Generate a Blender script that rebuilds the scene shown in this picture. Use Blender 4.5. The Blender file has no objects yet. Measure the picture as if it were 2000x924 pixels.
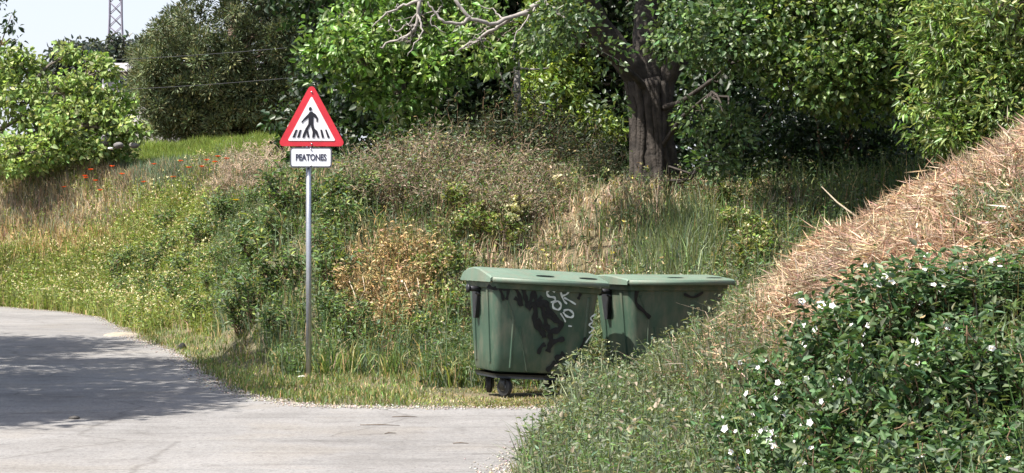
import bpy, math
import numpy as np
from mathutils import Vector, Matrix
R = math.radians
rng = np.random.default_rng(7)
S = bpy.context.scene

# ------------------------------------------------------------------ camera, sky, sun, exposure
CAMZ, F = 1.6, 4000.0            # eye height; focal length in photo pixels (2000 wide)
cd = bpy.data.cameras.new('camera'); cam = bpy.data.objects.new('camera', cd)
S.collection.objects.link(cam); S.camera = cam
cam.location = (0, 0, CAMZ); cam.rotation_euler = (R(90), 0, 0)
cd.sensor_width = 36; cd.lens = 36 * F / 2000; cd.clip_start = 0.1; cd.clip_end = 3000

SUN_EL, SUN_AZ = R(57), math.atan2(-0.86, -0.50)
sv = Vector((math.sin(SUN_AZ) * math.cos(SUN_EL), math.cos(SUN_AZ) * math.cos(SUN_EL), math.sin(SUN_EL)))
w = bpy.data.worlds.new('World'); S.world = w; w.use_nodes = True
nt = w.node_tree; nt.nodes.clear()
sk = nt.nodes.new('ShaderNodeTexSky'); sk.sky_type = 'NISHITA'; sk.sun_disc = False
sk.sun_elevation = SUN_EL; sk.sun_rotation = SUN_AZ; sk.air_density = 1.0; sk.dust_density = 2.5
bg = nt.nodes.new('ShaderNodeBackground'); bg.inputs[1].default_value = 0.11
wo = nt.nodes.new('ShaderNodeOutputWorld')
tcw = nt.nodes.new('ShaderNodeTexCoord'); sx_ = nt.nodes.new('ShaderNodeSeparateXYZ'); nt.links.new(tcw.outputs['Generated'], sx_.inputs[0])
mrw = nt.nodes.new('ShaderNodeMapRange'); mrw.inputs[1].default_value = 0; mrw.inputs[2].default_value = .5; mrw.inputs[3].default_value = .8; mrw.inputs[4].default_value = .12; nt.links.new(sx_.outputs[2], mrw.inputs[0])
mxw = nt.nodes.new('ShaderNodeMix'); mxw.data_type = 'RGBA'; mxw.inputs[7].default_value = (4.15, 4.25, 4.75, 1); nt.links.new(mrw.outputs[0], mxw.inputs[0]); nt.links.new(sk.outputs[0], mxw.inputs[6])
nt.links.new(mxw.outputs[2], bg.inputs[0]); nt.links.new(bg.outputs[0], wo.inputs[0])
sl = bpy.data.lights.new('sun', 'SUN'); sl.energy = 5.0; sl.angle = R(0.5); sl.color = (1, .955, .88)
so = bpy.data.objects.new('sun', sl); S.collection.objects.link(so)
so.rotation_euler = (-sv).to_track_quat('-Z', 'Y').to_euler(); so.location = (-20, -10, 30)
S.view_settings.view_transform = 'Standard'; S.view_settings.look = 'None'
S.view_settings.gamma = 1; S.view_settings.use_curve_mapping = False
S.view_settings.exposure = 1.14
S.cycles.max_bounces = 6; S.cycles.diffuse_bounces = 3; S.cycles.glossy_bounces = 2
S.cycles.transmission_bounces = 3; S.cycles.transparent_max_bounces = 4

# ------------------------------------------------------------------ helpers: objects, labels
def link(o): S.collection.objects.link(o); return o
def tag(o, label=None, cat=None, group=None, kind=None):
    if label: o['label'] = label
    if cat: o['category'] = cat
    if group: o['group'] = group
    if kind: o['kind'] = kind
    return o
def empty(name, loc, rz=0.0, label=None, cat=None, group=None):
    o = link(bpy.data.objects.new(name, None)); o.location = loc; o.rotation_euler = (0, 0, rz)
    o.empty_display_size = .2
    return tag(o, label, cat, group)
def copy_tree(o, parent=None):
    c = link(o.copy())
    if parent: c.parent = parent
    for ch in list(o.children): copy_tree(ch, c)
    return c

# ------------------------------------------------------------------ helpers: numpy mesh collector
def nrm(a): return a / np.maximum(np.linalg.norm(a, axis=-1, keepdims=True), 1e-9)
class MB:
    def __init__(s): s.v = []; s.q = []; s.t = []; s.c = []; s.n = 0
    def add(s, v, quads=None, tris=None, col=(.5, .5, .5)):
        v = np.asarray(v, float).reshape(-1, 3); s.v.append(v)
        col = np.asarray(col, float)
        s.c.append(np.broadcast_to(col, (len(v), 3)) if col.ndim == 1 else col)
        if quads is not None and len(quads): s.q.append(np.asarray(quads, np.int64).reshape(-1, 4) + s.n)
        if tris is not None and len(tris): s.t.append(np.asarray(tris, np.int64).reshape(-1, 3) + s.n)
        s.n += len(v); return s
    def mesh(s, name, mat, smooth=False):
        v = np.concatenate(s.v); c = np.concatenate(s.c)
        q = np.concatenate(s.q) if s.q else np.zeros((0, 4), np.int64)
        t = np.concatenate(s.t) if s.t else np.zeros((0, 3), np.int64)
        me = bpy.data.meshes.new(name)
        me.vertices.add(len(v)); me.vertices.foreach_set('co', v.astype(np.float32).ravel())
        me.loops.add(q.size + t.size)
        me.loops.foreach_set('vertex_index', np.concatenate([q.ravel(), t.ravel()]).astype(np.int32))
        me.polygons.add(len(q) + len(t))
        me.polygons.foreach_set('loop_start', np.concatenate([np.arange(len(q)) * 4, len(q) * 4 + np.arange(len(t)) * 3]).astype(np.int32))
        if smooth: me.polygons.foreach_set('use_smooth', np.ones(len(q) + len(t), bool))
        me.update(calc_edges=True)
        at = me.attributes.new('col', 'FLOAT_COLOR', 'POINT')
        at.data.foreach_set('color', np.concatenate([c, np.ones((len(c), 1))], 1).astype(np.float32).ravel())
        if mat: me.materials.append(mat)
        return me
    def build(s, name, mat, parent=None, smooth=False):
        o = link(bpy.data.objects.new(name, s.mesh(name, mat, smooth)))
        if parent: o.parent = parent
        return o
    def box(s, c, d, col=(.5, .5, .5), rot=None):
        p = np.array([[x, y, z] for x in (-.5, .5) for y in (-.5, .5) for z in (-.5, .5)]) * np.asarray(d, float)
        if rot is not None: p = p @ np.array(rot).T
        return s.add(p + np.asarray(c, float), [[0, 1, 3, 2], [4, 6, 7, 5], [0, 4, 5, 1], [2, 3, 7, 6], [0, 2, 6, 4], [1, 5, 7, 3]], col=col)
    def tube(s, pts, rad, n=6, col=(.5, .5, .5), cap=True):
        pts = np.asarray(pts, float); k = len(pts); rad = np.broadcast_to(np.asarray(rad, float), (k,))
        tg = nrm(np.gradient(pts, axis=0)); up = np.array([0, 0, 1.]) if abs(tg[0][2]) < .9 else np.array([1., 0, 0])
        a = nrm(np.cross(tg, up)); b = np.cross(tg, a)
        th = np.arange(n) / n * 2 * np.pi
        ring = pts[:, None] + rad[:, None, None] * (np.cos(th)[None, :, None] * a[:, None] + np.sin(th)[None, :, None] * b[:, None])
        i = np.arange(k - 1)[:, None] * n; j = np.arange(n)[None]; jn = (j + 1) % n
        q = np.stack([i + j, i + jn, i + n + jn, i + n + j], -1).reshape(-1, 4)
        v = ring.reshape(-1, 3); t = None
        if cap and n > 2:
            v = np.concatenate([v, pts[[0, -1]]]); e = k * n; jj = np.arange(n); jn = (jj + 1) % n
            t = np.concatenate([np.stack([jn, jj, np.full(n, e)], 1), np.stack([(k - 1) * n + jj, (k - 1) * n + jn, np.full(n, e + 1)], 1)])
        return s.add(v, q, t, col)
    def prism(s, poly, y0, y1, col=(.5, .5, .5)):          # polygon in xz, extruded along y
        poly = np.asarray(poly, float); n = len(poly)
        a = np.stack([poly[:, 0], np.full(n, y0), poly[:, 1]], 1); b = a.copy(); b[:, 1] = y1
        j = np.arange(n); jn = (j + 1) % n
        s.add(np.concatenate([a, b]), np.stack([j, jn, n + jn, n + j], 1), col=col)
        from mathutils.geometry import tessellate_polygon
        tr = np.array(tessellate_polygon([[Vector((p[0], p[1], 0)) for p in poly]]))
        s.add(np.concatenate([a, b]), None, np.concatenate([tr, tr[:, ::-1] + n]), col=col); return s
    def leaves(s, P, D, N, L, W, col, fold=.25, droop=.15):
        n = len(P); D = nrm(D); Sd = nrm(np.cross(D, N)); U = np.cross(Sd, D)
        L = np.broadcast_to(L, (n,))[:, None]; W = np.broadcast_to(W, (n,))[:, None]
        a = P + D * L * .30; c = P + D * L * .66 - U * L * droop * .4; f = U * W * fold; h = Sd * W * .5
        v = np.stack([P, a + h + f, c + h * .72 + f * .7, P + D * L - U * L * droop, c - h * .72 + f * .7, a - h + f], 1)
        b = np.arange(n)[:, None, None] * 6
        return s.add(v, (b + np.array([[[0, 1, 2, 3], [0, 3, 4, 5]]])).reshape(-1, 4), col=np.repeat(col, 6, 0))
    def blades(s, P, h, wd, lean, col):                    # curved tapering blades; lean: n x 2 sideways reach in units of h
        n = len(P); h = np.broadcast_to(h, (n,))[:, None]; wd = np.broadcast_to(wd, (n,))[:, None]
        az = rng.uniform(0, np.pi, n); sd = np.stack([np.cos(az), np.sin(az) * .6, np.zeros(n)], 1) * wd * .5
        l3 = np.concatenate([lean, np.zeros((n, 1))], 1) * h
        ll = np.linalg.norm(lean, axis=1)[:, None]
        up = np.array([[0, 0, 1.]])
        m = P + up * h * .6 * (1 - .25 * np.minimum(ll, 1.5)) + l3 * .35
        t = P + up * h * (1 - .55 * np.minimum(ll, 1.5)) + l3
        v = np.stack([P - sd, P + sd, m + sd * .8, m - sd * .8, t], 1)
        b = np.arange(n)[:, None] * 5
        s.add(v, b + np.array([[0, 1, 2, 3]]), b + np.array([[3, 2, 4]]), np.repeat(col, 5, 0)); return s

def pick(pal, n, jit=.22, hj=.08):
    pal = np.array(pal); c = pal[rng.integers(0, len(pal), n)]
    return np.clip(c * np.exp(rng.normal(0, jit, (n, 1))) * np.exp(rng.normal(0, hj, (n, 3))), .004, .9)
def rdir(n): return nrm(rng.normal(size=(n, 3)))

# ------------------------------------------------------------------ helpers: materials
def mat(name): 
    m = bpy.data.materials.new(name); m.use_nodes = True; n = m.node_tree; n.nodes.clear()
    o = n.nodes.new('ShaderNodeOutputMaterial'); return m, n, o
def nd(n, t, **kw):
    x = n.nodes.new(t)
    for k, v in kw.items():
        if k.startswith('i_'): x.inputs[k[2:].replace('_', ' ')].default_value = v
        else: setattr(x, k, v)
    return x
def leaf_mat(name, trans=.38, rough=.42, spec=.5, tsat=(1.25, 1.25, .7)):
    m, n, o = mat(name)
    a = nd(n, 'ShaderNodeAttribute', attribute_name='col')
    p = nd(n, 'ShaderNodeBsdfPrincipled', i_Roughness=rough); p.inputs['Specular IOR Level'].default_value = spec
    t = nd(n, 'ShaderNodeBsdfTranslucent'); mx = nd(n, 'ShaderNodeMixShader'); mx.inputs[0].default_value = trans
    ml = nd(n, 'ShaderNodeMix', data_type='RGBA', blend_type='MULTIPLY'); ml.inputs[0].default_value = 1
    ml.inputs[7].default_value = (*tsat, 1)
    n.links.new(a.outputs[0], p.inputs[0]); n.links.new(a.outputs[0], ml.inputs[6]); n.links.new(ml.outputs[2], t.inputs[0])
    n.links.new(p.outputs[0], mx.inputs[1]); n.links.new(t.outputs[0], mx.inputs[2]); n.links.new(mx.outputs[0], o.inputs[0])
    return m
def attr_mat(name, rough=.85, noise=0.0, scale=20, bump=0.0, metal=0.0, spec=.4):
    m, n, o = mat(name)
    a = nd(n, 'ShaderNodeAttribute', attribute_name='col')
    p = nd(n, 'ShaderNodeBsdfPrincipled', i_Roughness=rough, i_Metallic=metal); p.inputs['Specular IOR Level'].default_value = spec
    src = a.outputs[0]
    if noise or bump:
        tc = nd(n, 'ShaderNodeTexCoord'); nz = nd(n, 'ShaderNodeTexNoise', i_Scale=scale, i_Detail=6.0, i_Roughness=.65)
        n.links.new(tc.outputs['Object'], nz.inputs['Vector'])
        if noise:
            mr = nd(n, 'ShaderNodeMapRange'); mr.inputs[1].default_value = .3; mr.inputs[2].default_value = .7
            mr.inputs[3].default_value = 1 - noise; mr.inputs[4].default_value = 1 + noise
            vm = nd(n, 'ShaderNodeVectorMath', operation='SCALE')
            n.links.new(nz.outputs[0], mr.inputs[0]); n.links.new(src, vm.inputs[0]); n.links.new(mr.outputs[0], vm.inputs['Scale']); src = vm.outputs[0]
        if bump:
            b = nd(n, 'ShaderNodeBump', i_Strength=.8, i_Distance=bump)
            n.links.new(nz.outputs[0], b.inputs['Height']); n.links.new(b.outputs[0], p.inputs['Normal'])
    n.links.new(src, p.inputs[0]); n.links.new(p.outputs[0], o.inputs[0])
    return m
def ramp(n, fac, stops):
    r = nd(n, 'ShaderNodeValToRGB'); e = r.color_ramp.elements
    while len(e) < len(stops): e.new(.5)
    for k, (p, c) in zip(e, stops): k.position = p; k.color = (*c, 1)
    n.links.new(fac, r.inputs[0]); return r.outputs[0]

M_LEAF = leaf_mat('glossy_leaf', .36, .42, .55)
M_WEED = leaf_mat('weed_leaf', .34, .55, .35)
M_DRY = leaf_mat('dry_straw', .22, .7, .2, (1, .95, .85))
M_NEEDLE = leaf_mat('pine_needle', .15, .6, .3)
M_PETAL = leaf_mat('petal', .3, .6, .2, (1, 1, 1))
M_BARK = attr_mat('bark', .9, .6, 7, .06)
M_TWIG = attr_mat('dry_twig', .85, .3, 30)
M_ROCK = attr_mat('stone', .9, .3, 12, .02)

# ------------------------------------------------------------------ terrain
FAR = np.array([(-60, 60), (-30, 55), (-16, 48.6), (-11.6, 46.4), (-9.4, 43.2), (-8, 40), (-6.5, 34.5), (-5.98, 32.3), (-4.56, 28), (-3.6, 23.9), (-3.0, 21.5),
                (-2.4, 20), (-1.83, 19.25), (-.95, 19.1), (.55, 19.05), (8, 19.6), (30, 20.5)], float)
RIGHT = np.array([(.55, 19.05), (.50, 18), (.34, 16.5), (.14, 15), (-.04, 13.85), (-.15, 12.5), (-.05, 11), (.4, 8), (1.2, 4), (2.0, 0), (2.4, -12)], float)
LEFT = np.array([(-9, -12), (-8.6, 5), (-8.4, 15), (-8.8, 24), (-10, 32), (-14, 38.5), (-22, 43), (-34, 46), (-60, 50)], float)
ROAD = np.concatenate([FAR[:15], RIGHT[1:], LEFT])
def seg_dist(x, y, poly, closed=False):
    best = np.full(x.shape, 1e9); side = np.zeros(x.shape)
    n = len(poly)
    for k in range(n if closed else n - 1):
        a = poly[k]; b = poly[(k + 1) % n]; d = b - a
        t = np.clip(((x - a[0]) * d[0] + (y - a[1]) * d[1]) / (d @ d), 0, 1)
        r = np.hypot(x - a[0] - t * d[0], y - a[1] - t * d[1])
        c = d[0] * (y - a[1]) - d[1] * (x - a[0])
        m = r < best; best = np.where(m, r, best); side = np.where(m, np.sign(c), side)
    return best, side
def inside(x, y, poly):
    r = np.zeros(x.shape, bool); n = len(poly)
    for k in range(n):
        a = poly[k]; b = poly[(k + 1) % n]
        if a[1] == b[1]: continue
        c = (a[1] > y) != (b[1] > y)
        r ^= c & (x < (b[0] - a[0]) * (y - a[1]) / (b[1] - a[1]) + a[0])
    return r
def road_sd(x, y):
    d, _ = seg_dist(x, y, ROAD, True); return np.where(inside(x, y, ROAD), -d, d)
def sst(a, b, x): t = np.clip((x - a) / (b - a), 0, 1); return t * t * (3 - 2 * t)
def vnoise(x, y, sc, seed=0):
    x = x / sc + seed * 17.3; y = y / sc - seed * 9.1
    return (np.sin(x * 1.7 + 1.3 * np.sin(y * 1.1)) + np.sin(y * 2.1 + 1.7 * np.sin(x * .9 + seed)) + .5 * np.sin(3.7 * x + 2.9 * y)) / 2.5
def H(x, y):
    x = np.asarray(x, float); y = np.asarray(y, float)
    d, sd = seg_dist(x, y, FAR); sb = np.where(sd > 0, d, 0)
    lf = sst(-2.5, -7, x)
    s0 = .25 + .75 * (1 - sst(1.2, 3.0, np.hypot(x + 2.3, y - 22.5))) + 2.0 * sst(-2.0, -.9, x); L = 6.2 - 2.4 * lf
    top = 2.15 + .95 * lf
    bank = top * sst(0, 1, (sb - s0) / L * .92 + .03) + np.clip((sb - 6) * .14, 0, 1.08) * (.3 + .7 * lf)
    bank = np.where(sb > 0, bank * (sb > s0 * .6), 0)
    by = 2.25 * sst(23.2, 29.0, y) * sst(-4.6, -3.0, x) * sst(.2, 1.6, sb)
    bank = np.maximum(bank, by + np.clip(y - 30, 0, 60) * .015 * (by > 1))
    xe = np.interp(y, RIGHT[::-1, 1], RIGHT[::-1, 0])
    m = .70 * (x - xe - .62 - 1.0 * (1 - sst(12.5, 16.3, y))); m = np.where(m > 0, m, 0); m = 4.4 * (1 - np.exp(-m / 4.4 * 1.06))
    m = m + .34 * sst(2.3, 4.6, x) * sst(13, 16.5, y)
    m = m + (.13 * vnoise(x, y, .75, 21) + .06 * vnoise(x, y, .33, 22)) * sst(.15, .8, m)
    sh = .45 * np.clip(x - 2.2, 0, 4)
    m = m * (1 - sst(18.4 + sh, 20.5 + sh * 1.3, y))
    z = np.maximum(bank, m)
    rs = road_sd(x, y)
    lv = np.where((x < -7) & (sd <= 0) & (rs > 0), .35 * sst(.5, 5, rs), 0)
    z = np.maximum(z, lv)
    z = z + sst(.3, 2.5, rs) * (.13 * vnoise(x, y, 1.2, 1) + .06 * vnoise(x, y, .5, 2)) * sst(0, .5, z + .2 * (rs > .6))
    return np.where(rs < 0.05, -.012, z)
def U(x, y, z=None):
    z = H(x, y) if z is None else z
    return 1000 + x / y * F, 462 - (z - CAMZ) / y * F
def W3(u, v, d): return np.array([(u - 1000) / F * d, d, CAMZ - (v - 462) / F * d])
def hit(u, v, d0=9.0, d1=90):
    d = np.arange(d0, d1, .04); x = (u - 1000) / F * d; z = CAMZ - (v - 462) / F * d
    h = H(x, d); k = np.argmax(h >= z)
    k = k if (h >= z).any() else len(d) - 1
    return np.array([x[k], d[k], h[k]])
def ground(x, y): return float(H(np.array([x]), np.array([y]))[0])

def axis(a, b, step, lo, hi, nlo, nhi):
    return np.concatenate([a - (a - lo) * (np.linspace(1, 0, nlo, endpoint=False) ** 2.2), np.arange(a, b, step), b + (hi - b) * (np.linspace(0, 1, nhi) ** 2.2)])
gx = axis(-17, 14, .25, -900, 900, 16, 16); gy = axis(-8, 62, .25, -150, 1500, 10, 22)
X, Y = np.meshgrid(gx, gy); Z = H(X.ravel(), Y.ravel())
nx, ny = len(gx), len(gy)
i, j = np.meshgrid(np.arange(nx - 1), np.arange(ny - 1)); b = (j * nx + i).ravel()
m, n, o = mat('soil_ground')
tc = nd(n, 'ShaderNodeTexCoord'); z1 = nd(n, 'ShaderNodeTexNoise', i_Scale=.9, i_Detail=8.0, i_Roughness=.7); z2 = nd(n, 'ShaderNodeTexNoise', i_Scale=35.0, i_Detail=4.0)
n.links.new(tc.outputs['Object'], z1.inputs['Vector']); n.links.new(tc.outputs['Object'], z2.inputs['Vector'])
c = ramp(n, z1.outputs[0], [(.3, (.06, .07, .025)), (.47, (.13, .115, .06)), (.62, (.22, .165, .10)), (.75, (.27, .20, .125))])
mx = nd(n, 'ShaderNodeMix', data_type='RGBA', blend_type='MULTIPLY'); mx.inputs[0].default_value = .6
n.links.new(c, mx.inputs[6]); n.links.new(ramp(n, z2.outputs[0], [(.3, (.4, .4, .4)), (.7, (1, 1, 1))]), mx.inputs[7])
p = nd(n, 'ShaderNodeBsdfPrincipled', i_Roughness=.95); bp = nd(n, 'ShaderNodeBump', i_Strength=.9, i_Distance=.03)
n.links.new(z2.outputs[0], bp.inputs['Height']); n.links.new(bp.outputs[0], p.inputs['Normal'])
n.links.new(mx.outputs[2], p.inputs[0]); n.links.new(p.outputs[0], o.inputs[0])
M_SOIL = m
g = MB().add(np.stack([X.ravel(), Y.ravel(), Z], 1), np.stack([b, b + 1, b + nx + 1, b + nx], 1)).build('ground', M_SOIL, smooth=True)
tag(g, 'sloping soil ground rising behind the road', 'ground', kind='structure')

# road sheet: dense ragged outline
m, n, o = mat('worn_asphalt')
tc = nd(n, 'ShaderNodeTexCoord')
def nz(scale, detail=5.0, rough=.6):
    t = nd(n, 'ShaderNodeTexNoise', i_Scale=scale, i_Detail=detail, i_Roughness=rough); n.links.new(tc.outputs['Object'], t.inputs['Vector']); return t.outputs[0]
c = ramp(n, nz(.35, 6, .65), [(.3, (.198, .190, .184)), (.5, (.238, .230, .223)), (.7, (.28, .271, .263))])
mp = nd(n, 'ShaderNodeMapping'); mp.inputs['Scale'].default_value = (.35, 3.2, 1); mp.inputs['Rotation'].default_value = (0, 0, R(14))
n.links.new(tc.outputs['Object'], mp.inputs[0])
st = nd(n, 'ShaderNodeTexNoise', i_Scale=1.1, i_Detail=7.0, i_Roughness=.7); n.links.new(mp.outputs[0], st.inputs['Vector'])
def mult(a, bb, f):
    x = nd(n, 'ShaderNodeMix', data_type='RGBA', blend_type='MULTIPLY'); x.inputs[0].default_value = f
    n.links.new(a, x.inputs[6]); n.links.new(bb, x.inputs[7]); return x.outputs[2]
c = mult(c, ramp(n, st.outputs[0], [(.32, (.72, .71, .70)), (.5, (1, 1, 1)), (.7, (1.0, .98, .96))]), .8)
c = mult(c, ramp(n, nz(60, 3), [(.3, (.62, .62, .62)), (.5, (1, 1, 1)), (.75, (1, 1, 1))]), .75)
c = mult(c, ramp(n, nz(26, 5, .8), [(.35, (.62, .61, .60)), (.5, (1, 1, 1)), (.66, (1.22, 1.2, 1.17))]), .7)
c = mult(c, ramp(n, nz(.8, 4, .6), [(.38, (.80, .79, .78)), (.5, (1, 1, 1)), (.64, (1.0, .965, .91))]), .8)
vo = nd(n, 'ShaderNodeTexVoronoi', i_Scale=150.0); n.links.new(tc.outputs['Object'], vo.inputs['Vector'])
c = mult(c, ramp(n, vo.outputs['Distance'], [(.0, (.6, .6, .6)), (.35, (1, 1, 1)), (.8, (.85, .85, .85))]), .6)
c = mult(c, ramp(n, nz(3.1, 2), [(.62, (1, 1, 1)), (.70, (.70, .69, .68)), (.8, (.62, .6, .6))]), .6)
c = mult(c, ramp(n, nz(16, 6, .75), [(.36, (.55, .54, .53)), (.44, (1, 1, 1)), (.62, (1, 1, 1)), (.70, (1.25, 1.24, 1.2))]), .7)
vc = nd(n, 'ShaderNodeTexVoronoi', i_Scale=.55, feature='DISTANCE_TO_EDGE'); wv = nd(n, 'ShaderNodeMix', data_type='VECTOR'); wv.inputs[0].default_value = .22
nw = nd(n, 'ShaderNodeTexNoise', i_Scale=1.6, i_Detail=6.0); n.links.new(tc.outputs['Object'], nw.inputs['Vector']); n.links.new(tc.outputs['Object'], wv.inputs[4]); n.links.new(nw.outputs[1], wv.inputs[5]); n.links.new(wv.outputs[1], vc.inputs['Vector'])
c = mult(c, ramp(n, vc.outputs['Distance'], [(0, (.5, .48, .46)), (.006, (.75, .74, .72)), (.012, (1, 1, 1))]), .55)
p = nd(n, 'ShaderNodeBsdfPrincipled', i_Roughness=.9); p.inputs['Specular IOR Level'].default_value = .25
bp = nd(n, 'ShaderNodeBump', i_Strength=.7, i_Distance=.006); n.links.new(nz(90, 4), bp.inputs['Height']); n.links.new(bp.outputs[0], p.inputs['Normal'])
n.links.new(c, p.inputs[0]); n.links.new(p.outputs[0], o.inputs[0]); M_ROAD = m
pts = []
for k in range(len(ROAD)):
    a, bb = ROAD[k], ROAD[(k + 1) % len(ROAD)]; d = bb - a; ln = np.hypot(*d); nn = max(1, int(ln / .12))
    nv = np.array([-d[1], d[0]]) / ln
    for q in range(nn):
        pt = a + d * q / nn; s = vnoise(pt[0], pt[1], .35, 3) * .05 + vnoise(pt[0] + 3, pt[1], .12, 5) * .025
        pts.append((*(pt + nv * s), .004))
from mathutils.geometry import tessellate_polygon
tr = tessellate_polygon([[Vector(q) for q in pts]])
rd = MB().add(np.array(pts), None, np.array(tr)).build('road', M_ROAD)
if rd.data.polygons[0].normal.z < 0: rd.data.flip_normals()
tag(rd, 'worn pale grey asphalt road', 'road', kind='structure')

# ------------------------------------------------------------------ pedestrian crossing sign
M_BLACK = attr_mat('black_plastic', .45, .25, 15)
M_WHITE = attr_mat('sign_sheet', .4, .13, 5); M_STEEL = attr_mat('galvanised_steel', .38, .12, 14, 0, .85)
SX, SY = (603 - 1000) / F * 23.0, 23.0
sg = empty('pedestrian_sign', (SX, SY, ground(SX, SY)), R(3), 'red bordered triangular crosswalk warning sign with a small plate on a steel post', 'road sign')
MB().tube([(0, 0, -.3), (0, 0, 1.2), (0, 0, 3.02)], .031, 16, (.46, .47, .50)).build('post', M_STEEL, sg, True)
def round_poly(c, r, k=7):
    out = []; n = len(c); c = [np.array(q, float) for q in c]
    for i in range(n):
        p0, p1, p2 = c[i - 1], c[i], c[(i + 1) % n]; a = nrm(p0 - p1); b = nrm(p2 - p1)
        ang = math.acos(float(a @ b)); t = r / math.tan(ang / 2); cen = p1 + nrm(a + b) * r / math.sin(ang / 2)
        s, e = p1 + a * t - cen, p1 + b * t - cen
        a0 = math.atan2(s[1], s[0]); da = (math.atan2(e[1], e[0]) - a0 + math.pi) % (2 * math.pi) - math.pi
        out += [tuple(cen + r * np.array([math.cos(a0 + da * q / k), math.sin(a0 + da * q / k)])) for q in range(k + 1)]
    return out
TC = .035
def tri(hw, zb, zt, r): return round_poly([(TC - hw, zb), (TC + hw, zb), (TC, zt)], r)
pn = MB().prism(tri(.385, 2.607, 3.325, .042), -.062, -.036, (.60, .032, .048)).build('triangle_panel', M_WHITE, sg)
MB().prism(tri(.268, 2.667, 3.172, .012), -.066, -.0615, (.80, .78, .80)).build('white_field', M_WHITE, pn)
mb = MB()
def px(q): return [((a - 415) / 832 * 180 / F * 23 + TC, 2.607 + (628 - b_) / 832 * 180 / F * 23) for a, b_ in q]   # from the enlarged photograph
BK = (.012, .012, .018)
th = np.linspace(0, 2 * np.pi, 14, endpoint=False)
mb.prism(px([(404 + 14 * math.cos(t), 293 - 18 * math.sin(t)) for t in th]), -.0705, -.066, BK)
mb.prism(px([(398, 318), (426, 318), (434, 345), (430, 432), (385, 432), (389, 372), (345, 402), (330, 420), (322, 410), (346, 378), (388, 335)]), -.0705, -.066, BK)
mb.prism(px([(424, 322), (452, 340), (473, 372), (471, 406), (459, 408), (456, 378), (432, 362)]), -.0700, -.066, BK)
mb.prism(px([(386, 428), (414, 428), (392, 462), (374, 496), (352, 550), (331, 550), (338, 520), (360, 470)]), -.0704, -.066, BK)
mb.prism(px([(408, 428), (430, 428), (440, 468), (466, 490), (484, 548), (466, 550), (450, 508), (440, 550), (420, 550), (424, 500), (412, 460)]), -.0706, -.066, BK)
for a in ([(272, 480), (288, 480), (266, 548), (243, 548)], [(308, 480), (324, 480), (308, 548), (285, 548)], [(370, 490), (384, 486), (396, 548), (378, 548)],
          [(492, 480), (508, 478), (528, 550), (508, 552)], [(535, 478), (549, 478), (579, 550), (558, 552)]):
    mb.prism(px(a), -.0702, -.066, BK)
mb.build('walking_figure', attr_mat('black_film', .5), pn)
plr = round_poly([(-.205, 2.368), (.261, 2.368), (.261, 2.592), (-.205, 2.592)], .03)
pl = MB().prism(plr, -.058, -.036, (.10, .10, .12)).build('name_plate', M_WHITE, sg)
MB().prism(round_poly([(-.190, 2.383), (.246, 2.383), (.246, 2.577), (-.190, 2.577)], .022), -.062, -.0575, (.80, .80, .84)).build('plate_face', M_WHITE, pl)
fc = bpy.data.curves.new('lettering', 'FONT'); fc.body = 'PEATONES'; fc.size = .105; fc.align_x = 'CENTER'; fc.align_y = 'CENTER'; fc.extrude = .0015; fc.offset = .003
fo = link(bpy.data.objects.new('lettering', fc)); bpy.context.view_layer.update()
me = bpy.data.meshes.new_from_object(fo.evaluated_get(bpy.context.evaluated_depsgraph_get())); bpy.data.objects.remove(fo)
m, n, o = mat('letter_ink'); p = nd(n, 'ShaderNodeBsdfPrincipled', i_Roughness=.5); p.inputs[0].default_value = (.03, .03, .06, 1); n.links.new(p.outputs[0], o.inputs[0])
me.materials.clear(); me.materials.append(m)
lt = link(bpy.data.objects.new('lettering', me)); lt.parent = pl; lt.rotation_euler = (R(90), 0, 0); lt.location = (.028, -.0645, 2.479); lt.scale = (.68, .95, 1)
for zz in (2.43, 2.54, 2.70, 2.96):
    MB().box((0, -.018, zz), (.085, .034, .03), (.42, .43, .45)).build('bracket', M_STEEL, sg)
for xx_, zz in ((TC, 3.215), (TC, 2.632), (.028, 2.572), (.028, 2.39)):
    MB().tube([(xx_, -.0585, zz), (xx_, -.0700, zz)], .009, 8, (.40, .40, .41)).build('bolt', M_STEEL, sg)

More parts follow.
